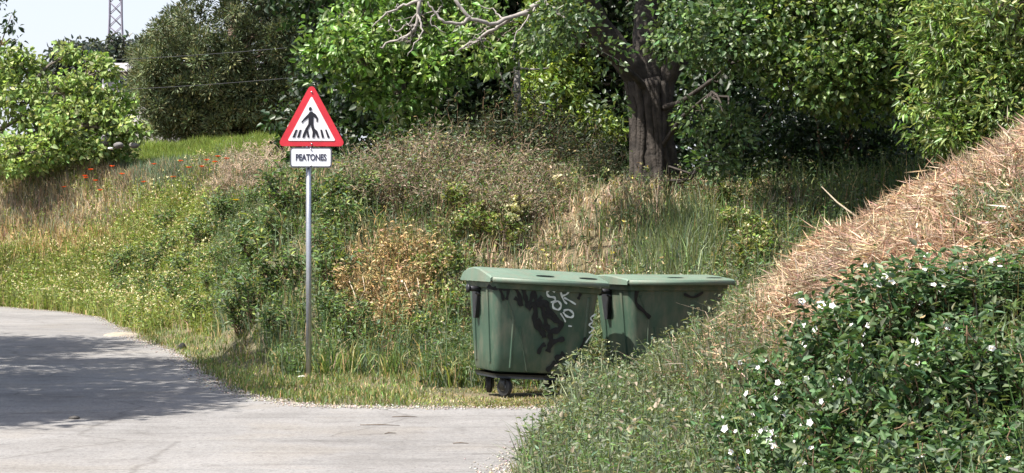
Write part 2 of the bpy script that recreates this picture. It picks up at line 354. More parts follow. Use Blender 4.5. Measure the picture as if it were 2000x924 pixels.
# ------------------------------------------------------------------ waste containers
def bin_mat(name, a, bcol, rough=.42):
    m, n, o = mat(name); tc = nd(n, 'ShaderNodeTexCoord')
    def z(s, d=5.0, mapping=None):
        t = nd(n, 'ShaderNodeTexNoise', i_Scale=s, i_Detail=d, i_Roughness=.65)
        if mapping:
            mp = nd(n, 'ShaderNodeMapping'); mp.inputs['Scale'].default_value = mapping; n.links.new(tc.outputs['Object'], mp.inputs[0]); n.links.new(mp.outputs[0], t.inputs['Vector'])
        else: n.links.new(tc.outputs['Object'], t.inputs['Vector'])
        return t.outputs[0]
    base = ramp(n, z(2.2), [(.3, a), (.7, bcol)])
    dirt = ramp(n, z(4.5, 8.0, (1.6, 1.6, .5)), [(.45, (0, 0, 0)), (.70, (1, 1, 1))])
    mx = nd(n, 'ShaderNodeMix', data_type='RGBA'); mx.inputs[7].default_value = (.17, .155, .115, 1)
    sc = nd(n, 'ShaderNodeMath', operation='MULTIPLY'); sc.inputs[1].default_value = .62; n.links.new(dirt, sc.inputs[0]); n.links.new(sc.outputs[0], mx.inputs[0])
    n.links.new(base, mx.inputs[6])
    p = nd(n, 'ShaderNodeBsdfPrincipled'); n.links.new(mx.outputs[2], p.inputs[0])
    rr = nd(n, 'ShaderNodeMapRange'); rr.inputs[3].default_value = rough - .1; rr.inputs[4].default_value = rough + .25; n.links.new(z(7), rr.inputs[0]); n.links.new(rr.outputs[0], p.inputs['Roughness'])
    bp = nd(n, 'ShaderNodeBump', i_Strength=.35, i_Distance=.01); n.links.new(z(3.0, 3.0), bp.inputs['Height']); n.links.new(bp.outputs[0], p.inputs['Normal'])
    n.links.new(p.outputs[0], o.inputs[0]); return m
M_BIN = bin_mat('faded_green_plastic', (.034, .068, .046), (.056, .098, .068)); M_LID = bin_mat('top_lit_lid', (.10, .155, .112), (.15, .205, .155), .5)  # lid greens paler than the body: light from above put into the colour
M_TYRE = attr_mat('grey_rubber', .7, .2, 20)
ZB, ZT = .235, 1.125
def sec(t):   # half width, half depth at height fraction t of the body
    return .48 + .085 * t, .34 + .095 * t
def body_ring(t, grow=0.0, r=.07, k=4):
    hw, hd = sec(t); hw += grow; hd += grow
    return round_poly([(-hw, -hd), (hw, -hd), (hw, hd), (-hw, hd)], r, k)
def make_bin(name, loc, rot, label, dome, graffiti):
    root = empty(name, loc, 0, label, 'waste container', 'green wheeled waste containers'); root.rotation_euler = rot
    b = MB(); rings = []
    prof = [(0.0, -.05), (0.015, -.01), (.05, 0), (.25, 0), (.5, 0), (.75, 0), (.93, 0), (.94, .022), (1.0, .026), (1.0, -.02), (.86, -.03)]
    for t, gr in prof:
        rg = body_ring(t, gr); z = ZB + (ZT - ZB) * t
        rings.append([(p[0], p[1], z) for p in rg])
    nr = len(rings[0]); v = np.array(rings).reshape(-1, 3); K = len(rings)
    jj = np.arange(nr); jn = (jj + 1) % nr
    q = np.concatenate([np.stack([k * nr + jj, k * nr + jn, (k + 1) * nr + jn, (k + 1) * nr + jj], 1) for k in range(K - 1)])
    tri_b = np.stack([np.zeros(nr - 2, int), np.arange(2, nr), np.arange(1, nr - 1)], 1)
    b.add(v, q, tri_b); 
    def fr(s, t, off=0.0): # point on the front face; s in -1..1 across, t height 0..1
        hw, hd = sec(t); return np.array([s * hw, -hd - off, ZB + (ZT - ZB) * t])
    def ridge(p0, p1, w_, h_):
        p0 = np.array(p0); p1 = np.array(p1); d = nrm(p1 - p0); sd = nrm(np.cross(d, [0, -1, 0])) * w_ / 2; up = np.array([0, -h_, 0])
        b.add(np.array([p0 - sd, p0 + sd, p1 + sd, p1 - sd, p0 - sd * .5 + up, p0 + sd * .5 + up, p1 + sd * .5 + up, p1 - sd * .5 + up]),
              [[4, 5, 6, 7], [0, 4, 7, 3], [1, 2, 6, 5], [0, 1, 5, 4], [3, 7, 6, 2]])
    # moulded panel: the two sloping creases and the side strips of the front
    ridge(fr(-.50, .52), fr(-.30, .03), .022, .010); ridge(fr(.86, .40), fr(.62, .03), .026, .012)
    ridge(fr(-.80, .88), fr(-.62, .60), .028, .012); ridge(fr(-.62, .60), fr(-.66, .06), .028, .012)
    ridge(fr(.80, .88), fr(.86, .42), .03, .012)
    for sx in (-1, 1):                                     # stiffening ribs on the ends
        for yy_ in (-.22, .22):
            b.box((sx * .528, yy_, ZB + .46), (.02, .05, .72), rot=Matrix.Rotation(R(5.4 * sx), 3, 'Y'))
    bo = b.build('body', M_BIN, root, True); bo.data.set_sharp_from_angle(angle=R(35))
    rim = MB()
    for t, gr, hh in ((-.012, .006, .05),):
        rg = body_ring(.02, gr); a = [(p[0], p[1], ZB - .012) for p in rg]; c2 = [(p[0] * .95, p[1] * .95, ZB - .055) for p in rg]
        rim.add(np.array(a + c2), np.stack([jj, jn, nr + jn, nr + jj], 1), np.stack([np.full(nr - 2, nr), nr + np.arange(2, nr), nr + np.arange(1, nr - 1)], 1), (.012, .013, .014))
    rim.build('base_rim', M_BLACK, root)
    # lid: domed profile (front to back) swept across, closed underside and skirt
    hd = .465; hw = .63; l = MB()
    pr = [(-hd - .03, ZT + .012), (-hd - .035, ZT + .055), (-hd - .01, ZT + .068), (-.30, ZT + .068 + dome * .45), (-.12, ZT + .072 + dome * .85), (.05, ZT + .074 + dome), (.24, ZT + .07 + dome * .86),
          (.40, ZT + .06 + dome * .5), (hd, ZT + .04), (hd + .01, ZT + .01)]
    cols = []
    for x, sink in ((-hw, .016), (-hw + .012, .003), (-hw + .05, 0), (-.25, 0), (.25, 0), (hw - .05, 0), (hw - .012, .003), (hw, .016)):
        cols.append([(x, p_[0], max(ZT + .012, p_[1] - sink) if 0 < k_ < len(pr) - 1 else p_[1]) for k_, p_ in enumerate(pr)])
    cc = np.array(cols); m_, k_ = cc.shape[:2]
    ii, kk = np.meshgrid(np.arange(m_ - 1), np.arange(k_ - 1), indexing='ij'); bs = (ii * k_ + kk).ravel()
    l.add(cc.reshape(-1, 3), np.stack([bs, bs + k_, bs + k_ + 1, bs + 1], 1))
    und = cc.copy(); und[:, :, 2] -= .022; und[:, 0, 2] = cc[:, 0, 2]; und[:, -1, 2] = cc[:, -1, 2]
    l.add(und.reshape(-1, 3), np.stack([bs + 1, bs + k_ + 1, bs + k_, bs], 1))
    for e in (0, -1):
        low = cc[e].copy(); low[:, 2] = ZT + .004
        l.add(np.concatenate([cc[e], low]), [[q_, q_ + 1, k_ + q_ + 1, k_ + q_] for q_ in range(k_ - 1)])
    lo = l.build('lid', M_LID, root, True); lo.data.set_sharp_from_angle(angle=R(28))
    # moulded front lip of the lid and two grip slots
    MB().box((0, -hd - .052, ZT + .028), (2 * hw - .04, .03, .05)).build('lid_lip', M_LID, lo)
    zz = ZT + .068 + dome * .22
    for gx_ in (-.02, .44):
        e = MB(); k = 16; a = np.linspace(0, 2 * np.pi, k, endpoint=False)
        sl_ = (dome * .45) / (hd - .31)
        ring = np.stack([gx_ + .10 * np.cos(a), -.385 + .032 * np.sin(a), np.full(k, 0.)], 1); ring[:, 2] = ZT + .0725 + (ring[:, 1] + hd + .01) * sl_
        e.add(ring, None, np.stack([np.zeros(k - 2, int), np.arange(1, k - 1), np.arange(2, k)], 1), (.006, .01, .008))
        e.build('grip_slot', M_BLACK, lo)
    # lifting pins with their brackets, on both ends
    for s in (-1, 1):
        tn = MB().tube([(s * .54, .03, 1.05), (s * .69, .03, 1.05)], .028, 12, (.014, .014, .017)); tn.tube([(s * .675, .03, 1.05), (s * .695, .03, 1.05)], .045, 12, (.014, .014, .017))
        tn.tube([(s * .53, .03, .985), (s * .60, .03, 1.02)], .02, 8, (.014, .014, .017))
        tn.build('lifting_pin', M_BLACK, root, True)
        bk = MB().prism([(-.10, 1.09), (.10, 1.09), (.08, .97), (.03, .76), (-.03, .76), (-.08, .97)], -.02, .02, (.016, .016, .020))
        o_ = bk.build('bracket', M_BLACK, root); o_.rotation_euler = (0, R(-5.4 * s), R(90)); o_.location = (s * .520 + s * .11 - s * .07, .03, 0)
    hb = MB().tube([(-.42, .45, ZT + .02), (.42, .45, ZT + .02)], .018, 8, (.02, .03, .024)); hb.build('hinge_bar', M_BLACK, root, True)
    # four castors
    for sx in (-1, 1):
        for sy in (-1, 1):
            x, y = sx * .33, sy * .24
            wl = MB(); a = math.radians(25 * sx * sy); ax = np.array([math.cos(a), math.sin(a), 0])
            c_ = np.array([x, y, .088]); wl.tube([c_ - ax * .026, c_ - ax * .022, c_ + ax * .022, c_ + ax * .026], [.078, .088, .088, .078], 20, (.03, .03, .032))
            wo_ = wl.build('wheel', M_TYRE, root, True); wo_.data.set_sharp_from_angle(angle=R(40))
            MB().tube([c_ - ax * .030, c_ + ax * .030], .04, 14, (.16, .16, .165)).build('rim', M_BLACK, wo_)
            fk = MB(); pv = np.array([-ax[1], ax[0], 0]); rot = np.array([ax, pv, [0, 0, 1]]).T
            for e in (-1, 1): fk.box(c_ + ax * e * .04 + np.array([0, 0, .035]), (.008, .07, .125), (.05, .05, .052), rot)
            fk.box(c_ + np.array([0, 0, .102]), (.088, .09, .012), (.05, .05, .052), rot)
            fk.build('castor_fork', M_BLACK, root)
    # spray-painted scrawls on the front: flat ribbons of paint lying on the panel
    def ribbon(ob, pts, w_, off, col):
        P = [fr(s, t, off) for s, t in pts]
        out = []
        for k in range(len(P) - 1):
            for q_ in range(4):
                f_ = q_ / 4; p0 = P[max(k - 1, 0)]; p1 = P[k]; p2 = P[k + 1]; p3 = P[min(k + 2, len(P) - 1)]
                out.append(.5 * ((2 * p1) + (-p0 + p2) * f_ + (2 * p0 - 5 * p1 + 4 * p2 - p3) * f_ ** 2 + (-p0 + 3 * p1 - 3 * p2 + p3) * f_ ** 3))
        out.append(P[-1]); out = np.array(out); tg = nrm(np.gradient(out, axis=0)); sd = nrm(np.cross(tg, [0, -1, 0])) * w_ * .64
        wv = (1 + .25 * np.sin(np.arange(len(out)) * 1.3))[:, None]
        v = np.concatenate([out - sd * wv, out + sd * wv]); n_ = len(out); k = np.arange(n_ - 1)
        ob.add(v, np.stack([k, k + 1, n_ + k + 1, n_ + k], 1), col=col)
    for gi, (nm, col, strokes) in enumerate(graffiti):
        ob = MB(); off = .0135 + gi * .0008
        for si, (w_, pts) in enumerate(strokes):
            ribbon(ob, pts, w_, off + si * .0001, col)
        ob.build(nm, M_PAINT, bo)
    return root
M_PAINT = attr_mat('spray_paint', .6, .35, 18)
def zp(q):   # enlarged-photograph pixels of the first container's front -> (s, t) on its face
    out = []
    for a, bb in q:
        t = (bb - 205) / (715 - 205); lft = 235 + 10 * t; rgt = 845 - 135 * t
        out.append(((a - lft) / (rgt - lft) * 2 - 1, 1 - t))
    return out
BLK, WHT = (.008, .009, .010), (.55, .60, .56)
G1 = [('dark_scrawl', BLK, [
        (.028, zp([(195, 225), (225, 240), (262, 232), (300, 238), (345, 228), (372, 270), (388, 330)])),
        (.022, zp([(262, 232), (275, 265), (285, 305)])), (.022, zp([(312, 240), (306, 280), (300, 300)])),
        (.020, zp([(255, 215), (280, 200), (292, 216), (268, 228)])),
        (.034, zp([(395, 222), (402, 262), (412, 300), (420, 332), (438, 345)])),
        (.030, zp([(420, 332), (438, 290), (455, 240), (462, 280), (470, 300), (500, 270)])),
        (.026, zp([(345, 285), (365, 300), (380, 330)]))]),
      ('dark_blot', BLK, [
        (.042, zp([(455, 300), (462, 360), (455, 410), (475, 450), (500, 480), (505, 505)])),
        (.044, zp([(470, 320), (510, 300), (530, 330), (540, 380), (575, 400), (600, 420), (585, 455), (545, 465)])),
        (.036, zp([(490, 300), (505, 350), (515, 400), (520, 450), (545, 475)])), (.034, zp([(535, 350), (565, 370), (575, 410)])),
        (.034, zp([(470, 400), (500, 440), (540, 440)])),
        (.040, zp([(535, 480), (542, 520), (530, 560), (520, 585)])), (.036, zp([(545, 530), (580, 515), (615, 505)])),
        (.030, zp([(510, 540), (485, 560), (470, 600)])),
        (.06, zp([(612, 595), (590, 612), (560, 630)])), (.036, zp([(560, 640), (535, 668), (510, 695)])),
        (.016, zp([(730, 490), (712, 530), (690, 575), (660, 640), (640, 700)])), (.022, zp([(722, 240), (712, 262), (704, 275)]))]),
      ('pale_tag', WHT, [
        (.016, zp([(575, 240), (550, 228), (528, 246), (540, 268), (570, 272), (572, 292), (548, 300)])),
        (.015, zp([(562, 300), (590, 292), (606, 316), (590, 340), (562, 330), (560, 305)])),
        (.014, zp([(606, 240), (622, 285), (640, 305)])), (.013, zp([(612, 262), (640, 250), (655, 232)])), (.013, zp([(625, 270), (655, 285), (690, 305)])),
        (.015, zp([(618, 345), (648, 338), (672, 358), (662, 380), (632, 374), (616, 352)])), (.011, zp([(600, 360), (618, 390), (626, 410)])), (.012, zp([(640, 430), (660, 432)])),
        ]),
      ('pale_squiggle', WHT, [
        (.011, zp([(798, 355), (768, 378), (778, 400), (756, 420), (780, 440), (752, 465)])), (.010, zp([(770, 470), (745, 500), (728, 525)]))])]
G2 = [('dark_scrawl', BLK, [(.03, [(-.86, .98), (-.9, .8), (-.74, .7), (-.6, .62)])]), ('dark_scrawl', BLK, [(.02, [(.1, .9), (.3, .86), (.5, .92)])])]
p1 = W3(1030, 700, 20.75); p2 = W3(1287, 700, 21.6)
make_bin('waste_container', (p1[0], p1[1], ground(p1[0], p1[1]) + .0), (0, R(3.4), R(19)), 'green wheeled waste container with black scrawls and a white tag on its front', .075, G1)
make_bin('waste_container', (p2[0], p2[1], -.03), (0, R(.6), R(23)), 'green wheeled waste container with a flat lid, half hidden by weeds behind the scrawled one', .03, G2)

# ------------------------------------------------------------------ plant builders
GR, YG, DG, BG = (.105, .175, .05), (.215, .27, .065), (.055, .10, .034), (.115, .17, .095)
OL, GG = (.125, .145, .055), (.155, .18, .115)
ST, PT, GT, GO, BR = (.44, .34, .18), (.40, .265, .16), (.34, .285, .20), (.46, .33, .15), (.15, .095, .055)
CR, WH = (.72, .68, .42), (.86, .86, .84)

def clump_leaves(mb, C, rad, n, L, W, pal, up=.5, flat=.8, jit=.25, out=1.0):
    """n leaves round each clump centre C"""
    k = len(C); P = np.repeat(C, n, 0); rr = np.repeat(np.broadcast_to(rad, (k,)), n)[:, None]
    d = rdir(k * n); d[:, 2] *= flat; P = P + d * rr * rng.uniform(.25, 1, (k * n, 1)) ** .6
    D = d * out + rdir(k * n) * .8 + np.array([0, 0, -.25]); N = rdir(k * n) * .75 + np.array([0, 0, up]) + d * .3
    # per-clump tone: new growth and old leaves
    tone = np.exp(rng.normal(0, .16, (k, 1))); col = pick(pal, k * n, jit) * np.repeat(tone, n, 0)
    ls = L * rng.uniform(.6, 1.25, k * n)
    mb.leaves(P, D, N, ls, W * ls / L, np.clip(col, .004, .8))

def lobe_points(c, r, n, shell=.55, gap=.0, seed=0):
    out = []; c = np.array(c, float); r = np.array(r, float)
    while sum(map(len, out)) < n:
        d = rdir(n); p = c + d * r * (rng.uniform(shell ** 3, 1, (n, 1)) ** (1 / 3))
        if gap:
            k = vnoise(p[:, 0] + p[:, 2] * .7, p[:, 1] * .8 + p[:, 2], 1.1, seed) > (gap * 2 - 1) * .8 - .2; p = p[k]
        out.append(p)
    return np.concatenate(out)[:n]

def curve(a, b, k=6, sag=.1, wob=.05):
    a = np.array(a, float); b = np.array(b, float); t = np.linspace(0, 1, k)[:, None]; L = np.linalg.norm(b - a)
    p = a + (b - a) * t + np.array([0, 0, 1.]) * (sag * L * 4 * t * (1 - t)) * .5
    return p + rng.normal(0, wob * L, (k, 3)) * np.sin(np.pi * t)

def make_tree(name, label, cat, base, trunk, limbs, lobes, leaf, bark=(.15, .125, .10), group=None, twigs=.5, extra=None, leafmat=None, gap=.25, seed=1, filt=None):
    """trunk / limbs: world polylines (x,y,z,r); lobes: (centre, radii, n clumps); leaf: L,W,n per clump,clump radius,palette"""
    root = empty(name, base, 0, label, cat, group); bz = np.array(base, float); tk = MB(); sk_ = []
    for pl_ in [trunk] + list(limbs):
        a = np.array(pl_, float); t = np.linspace(0, 1, len(a)); tt = np.linspace(0, 1, 4 * len(a))
        q = np.stack([np.interp(tt, t, a[:, k]) for k in range(4)], 1)
        q[1:-1, :2] += rng.normal(0, .04, (len(q) - 2, 2)) * q[1:-1, 3:4]; q[1:-1, 3] *= rng.uniform(.94, 1.07, len(q) - 2)
        tk.tube(q[:, :3] - bz, q[:, 3], 10 if a[0, 3] > .1 else 6, bark); sk_.append(q[:, :3])
    C = []
    for c, r, n in lobes:
        C.append(lobe_points(c, r, n, .5, gap, seed))
    C = np.concatenate(C)
    if filt is not None: C = C[filt(C)]
    skel = np.concatenate(sk_)
    if not limbs:   # simple limbs into each lobe
        for c, r, n in lobes:
            st_ = skel[rng.integers(len(skel) // 2, len(skel))]; q = curve(st_, c, 8, .1, .05)
            tk.tube(q - bz, np.linspace(.06, .02, 8), 5, bark); skel = np.concatenate([skel, q])
    for p_ in C[rng.random(len(C)) < twigs]:
        dd = np.linalg.norm(skel - p_, axis=1) + 1.2 * np.maximum(0, skel[:, 2] - p_[2]); s = skel[np.argmin(dd)]
        q = curve(s, p_, 6, .06, .06); tk.tube(q - bz, np.linspace(.022, .006, 6), 4, bark, False)
    tk.build('trunk', M_BARK, root, True)
    cr_ = MB(); L, W, n, rad, pal = leaf
    clump_leaves(cr_, C - bz, rad * rng.uniform(.6, 1.3, len(C)), n, L, W, pal)
    if extra: extra(cr_, bz)
    cr_.build('crown', leafmat or M_LEAF, root)
    return root

# --- the big tree over the hollow
tb = hit(1275, 378, 24); TX, TY, TZ = tb
def T(u, v, d): return tuple(W3(u, v, d))
def Tr(u, v, d, r): return (*W3(u, v, d), r)
D1 = TY
def corridor(C):
    u, v = U(C[:, 0], C[:, 1], C[:, 2])
    k = ~((np.abs(u - 1265) < 70) & (v > 135) & (v < 480) & (C[:, 1] < D1 + .5))
    k &= ~((np.abs(u - 1215 - (v - 110) * .6) < 38) & (v > 30) & (v < 180) & (rng.random(len(C)) < .9))
    k &= ~((np.abs(u - 1262) < 34) & (v > -20) & (v < 150) & (rng.random(len(C)) < .85) & (C[:, 1] < D1 + .3))
    k &= ~((u > 1000) & (u < 1190) & (v > 90) & (v < 330) & (rng.random(len(C)) < .8))
    k &= ~((v > 340) & (v < 520))
    return k
trunk1 = [Tr(1275, 385, D1, .34), Tr(1272, 340, D1, .27), Tr(1268, 270, D1, .235), Tr(1268, 210, D1, .25), Tr(1262, 160, D1, .27)]
_r = np.random.default_rng(5); ridges1 = []
for k in range(11):
    a_ = -math.pi + k * math.pi / 10 + _r.normal(0, .08); ln_ = []
    for (x_, y_, z_, r_) in trunk1:
        rr_ = r_ * 1.0; aa = a_ + _r.normal(0, .13); ln_.append((x_ + rr_ * math.cos(aa), y_ + rr_ * math.sin(aa), z_, .045 + .02 * _r.random()))
    ridges1.append(ln_)
limbs1 = ridges1 + [[Tr(1318, 392, D1 - .1, .17), Tr(1312, 340, D1, .13), Tr(1300, 270, D1, .12), Tr(1296, 215, D1 - .05, .13), Tr(1300, 160, D1, .14), Tr(1330, 90, D1 - .2, .12)],
          [Tr(1236, 388, D1 - .1, .13), Tr(1248, 345, D1, .11), Tr(1252, 290, D1 - .05, .10), Tr(1250, 230, D1, .09)],
          [Tr(1262, 165, D1, .20), Tr(1215, 110, D1 - .2, .19), Tr(1165, 45, D1 - .5, .16), Tr(1120, -60, D1 - 1, .12), Tr(1060, -220, D1 - 1.6, .07)],
          [Tr(1264, 165, D1, .22), Tr(1262, 90, D1, .19), Tr(1262, 0, D1 + .1, .17), Tr(1275, -150, D1 + .2, .12), Tr(1290, -420, D1, .06)],
          [Tr(1275, 175, D1, .17), Tr(1330, 110, D1 + .3, .15), Tr(1400, 40, D1 + .6, .12), Tr(1500, -80, D1 + .8, .08), Tr(1620, -220, D1 + .5, .04)],
          [Tr(1272, 185, D1, .06), Tr(1240, 150, D1 - .5, .05), Tr(1200, 118, D1 - 1.0, .035), Tr(1150, 90, D1 - 1.8, .02)],
          [Tr(1280, 215, D1, .05), Tr(1330, 200, D1 - .6, .04), Tr(1400, 150, D1 - 1.5, .02), Tr(1450, 90, D1 - 2, .012)],
          [Tr(1285, 300, D1, .04), Tr(1330, 230, D1 - .8, .03), Tr(1390, 180, D1 - 1.6, .012)]]
LT = (.10, .16, .055); LS = (.07, .125, .045)
pal1 = [LT, LS, (.06, .105, .04), (.13, .185, .08)]
make_tree('broadleaf_tree', 'large broadleaf tree with a thick dark forked trunk above the waste containers', 'tree', tb, trunk1, limbs1,
          [((3.2, D1 + .6, 8.4), (5.4, 3.4, 3.3), 260), ((4.6, D1 + 3.5, 8.0), (4.6, 3, 3.8), 150), ((1.2, D1 - .3, 6.6), (2.4, 1.2, .9), 40), ((.7, D1 + 3.0, 7.7), (2.3, 2.3, 1.6), 90), ((2.6, D1 + 2.6, 7.2), (2.4, 1.8, 1.0), 60),  # left rear lobe, above view, is added to shade the bushes behind
           (T(1150, 30, D1 - 3.2), (.5, .5, .25), 9), (T(1340, 85, D1 - 3.2), (.95, .5, .22), 17), (T(1450, 70, D1 - 3.0), (.6, .5, .4), 14), (T(1210, 110, D1 - 3.0), (.28, .3, .14), 5), (T(1400, 10, D1 - 3), (.7, .5, .35), 12), (T(1100, 70, D1 - 2.5), (.4, .4, .3), 7),
           (T(1345, 225, D1 - 2.6), (.26, .3, .14), 4), (T(1435, 240, D1 - 2.6), (.22, .3, .16), 4), (T(1405, 325, D1 - 2.2), (.25, .3, .12), 3),
           (T(1130, 150, D1 - 1.2), (.5, .5, .5), 9), (T(1215, 250, D1 - 1.0), (.25, .3, .4), 6), (T(1480, 130, D1 - .5), (.5, .6, .3), 4), (T(1540, 50, D1 - .8), (.8, .7, .5), 12), ((5.5, D1 + 1.2, 9.6), (4.0, 4.0, 1.8), 110)],  # last lobe, out of view, is added as a roof against sky light
          (.088, .054, 78, .36, pal1), (.045, .037, .031), twigs=.6, filt=corridor)

# --- bare silver limb hanging in from above
db = T(1040, -60, D1 - 3)
dead = MB(); GY = (.27, .245, .225); o0 = np.array(db)
def dl(pts, r0, r1, d=D1 - 3.2):
    q = np.array([W3(u, v, d + dd) for u, v, dd in pts]); t = np.linspace(0, 1, len(q)); tt = np.linspace(0, 1, len(q) * 4)
    from_ = np.stack([np.interp(tt, t, q[:, k]) for k in range(3)], 1); from_ += rng.normal(0, .010, from_.shape)
    dead.tube(from_ - o0, np.linspace(r0, r1, len(from_)), 6, GY)
dl([(1130, -150, 1), (1085, -60, .2), (1060, 0, 0), (1030, 22, 0), (985, 40, 0), (940, 75, .1), (900, 95, .2)], .05, .014)
dl([(1060, 0, 0), (1100, 35, -.1), (1125, 48, -.1)], .024, .008)
dl([(1030, 22, 0), (960, 48, -.2), (915, 35, -.3), (890, 0, -.3), (880, -40, -.2)], .03, .02)
dl([(915, 35, -.3), (900, 48, -.3), (865, 42, -.4), (850, 22, -.4), (835, 5, -.4)], .026, .010)
dl([(850, -60, 0), (825, -10, 0), (820, 10, 0), (815, 50, 0), (790, 75, .1), (760, 82, .1), (740, 95, .1)], .034, .010)
dl([(822, 0, 0), (780, 15, .1), (750, 30, .1), (727, 54, .1)], .022, .007)
dl([(820, 20, 0), (800, 45, .1), (775, 62, .1), (762, 55, .1)], .014, .005)
dl([(818, 30, 0), (825, 60, -.1), (810, 85, -.1), (795, 110, -.1)], .016, .005)
dl([(850, 22, -.4), (840, 45, -.4), (870, 65, -.4)], .012, .004)
dl([(760, 40, .1), (765, 55, .1), (758, 60, .1)], .01, .004); dl([(985, 40, 0), (965, 20, .1), (930, 10, .1)], .014, .005)
dl([(940, 75, .1), (920, 90, .1), (890, 100, .1)], .012, .004); dl([(1050, 10, 0), (1010, 60, -.1), (1000, 100, -.1)], .014, .005)
dl([(850, -60, 0), (1000, -120, .5), (1130, -150, 1)], .03, .045)
for _ in range(34):
    u_, v_ = [(1030, 22), (985, 40), (940, 75), (880, 20), (915, 35), (850, 22), (815, 50), (790, 75), (780, 15), (1060, 5), (820, 20), (960, 48)][rng.integers(12)]
    du, dv = rng.normal(0, 26), rng.normal(16, 18); dl([(u_ + rng.normal(0, 5), v_, 0), (u_ + du * .5 + rng.normal(0, 5), v_ + dv * .5, .05), (u_ + du, v_ + dv, .1)], .007, .002)
dr = empty('dead_branch', db, 0, 'bare silver grey dead branch with twisted twigs hanging in front of the green crowns', 'branch')
dead.build('limb', M_TWIG, dr, True)

# --- bright big-leaved tree behind the sign
b2 = hit(770, 262, 27, 60); b2[1] = 34.5; b2[0] = (775 - 1000) / F * 34.5; b2[2] = ground(b2[0], b2[1])
pal2 = [(.15, .27, .055), (.115, .215, .042), (.21, .32, .09), (.07, .13, .033), (.26, .35, .14)]
d2 = 34.0
make_tree('broadleaf_tree', 'bright green big-leaved tree directly behind the triangular sign', 'tree', b2, [(*b2, .16), (b2[0], b2[1], b2[2] + 1.5, .13), (b2[0] + .2, b2[1], b2[2] + 3.5, .09)], [],
          [(T(690, 130, d2 - 1.2), (.75, .8, .75), 40), (T(650, 90, d2 - 1), (.5, .6, .4), 18), (T(770, 60, d2 - .5), (1.0, 1.0, 1.0), 48), (T(770, 190, d2 - .6), (.85, .7, .75), 36), (T(850, 110, d2 - 1), (.55, .6, .6), 28),
           (T(730, 20, d2), (1.2, 1, .8), 50), (T(800, -120, d2 + .5), (1.6, 1.4, 1.2), 70), (T(800, 250, d2 - .2), (.5, .5, .3), 14), (T(980, 70, d2 - 2), (.7, .6, .5), 20), (T(910, 60, d2 + 1), (.9, .8, 1.0), 30)],
          (.125, .07, 36, .27, pal2), twigs=.5, gap=.42)

# --- trees on the right behind the straw mound
def right_tree(name, label, bx, by, lobes, leaf, **kw):
    bz = ground(bx, by); make_tree(name, label, 'tree', (bx, by, bz), [(bx, by, bz - .2, .17), (bx + .1, by, bz + 1.8, .13), (bx, by + .1, bz + 4, .08)], [], lobes, leaf, **kw)
pal3 = [(.095, .16, .038), (.07, .125, .033), (.13, .19, .045), (.055, .10, .03), (.17, .22, .07)]
right_tree('maple_tree', 'mid green lobed-leaf tree arching over the dark hollow', 5.9, 27.5,
           [(T(1700, 60, 26), (1.5, 1.2, 1.2), 120), (T(1620, 130, 25.5), (.8, .7, .5), 40), (T(1740, 150, 25.5), (.8, .7, .4), 36), (T(1560, 40, 26), (.9, .9, .8), 50),
            (T(1660, -120, 26.5), (2.0, 1.8, 1.4), 130), (T(1800, 20, 26), (1, 1, 1.2), 70), (T(1700, -380, 27), (2.6, 2.2, 1.6), 110)], (.088, .058, 58, .30, pal3), gap=.4)
pal4 = [(.15, .24, .05), (.115, .195, .04), (.22, .28, .08), (.08, .14, .035), (.26, .30, .12)]
right_tree('ash_tree', 'lighter green tree at the top of the straw covered mound', 6.6, 24.2,
           [(T(1900, 150, 22.7), (.8, .7, .7), 62), (T(1970, 60, 22.5), (.8, .7, .8), 60), (T(1870, 240, 22.6), (.45, .5, .32), 28), (T(1930, 230, 22.4), (.6, .5, .4), 36), (T(1850, 290, 22.8), (.25, .3, .12), 10),
            (T(2080, 120, 22.8), (1, .8, 1.4), 70), (T(1880, 60, 23), (.7, .7, .7), 46), (T(1960, -120, 23), (1.4, 1.1, 1.0), 70)], (.10, .034, 54, .27, pal4), gap=.36)

# --- dark trees closing the hollow, and the pale one in the gap
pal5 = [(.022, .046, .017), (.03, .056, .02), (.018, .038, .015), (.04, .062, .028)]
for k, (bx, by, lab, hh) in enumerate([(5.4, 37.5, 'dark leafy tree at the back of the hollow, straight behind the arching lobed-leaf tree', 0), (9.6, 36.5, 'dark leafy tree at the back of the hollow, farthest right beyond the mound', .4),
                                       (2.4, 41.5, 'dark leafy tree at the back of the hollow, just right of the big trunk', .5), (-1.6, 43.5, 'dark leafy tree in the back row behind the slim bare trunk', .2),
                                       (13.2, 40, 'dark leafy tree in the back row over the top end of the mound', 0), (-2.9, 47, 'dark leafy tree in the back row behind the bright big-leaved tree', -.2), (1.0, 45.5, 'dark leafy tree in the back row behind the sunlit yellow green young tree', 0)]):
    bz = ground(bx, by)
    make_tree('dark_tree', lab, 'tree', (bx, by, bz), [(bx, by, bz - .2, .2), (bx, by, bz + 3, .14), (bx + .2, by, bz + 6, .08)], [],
              [((bx, by, bz + 1.6), (2.6, 1.6, 2.0), 170), ((bx + .4, by - .4, bz + 4.6 + hh), (3.0, 2.4, 2.6), 230), ((bx - .5, by, bz + 8.2 + hh), (2.6, 2.2, 2.2), 90)], (.17, .12, 46, .55, pal5), group='dark trees in the back row', gap=.1, seed=k)
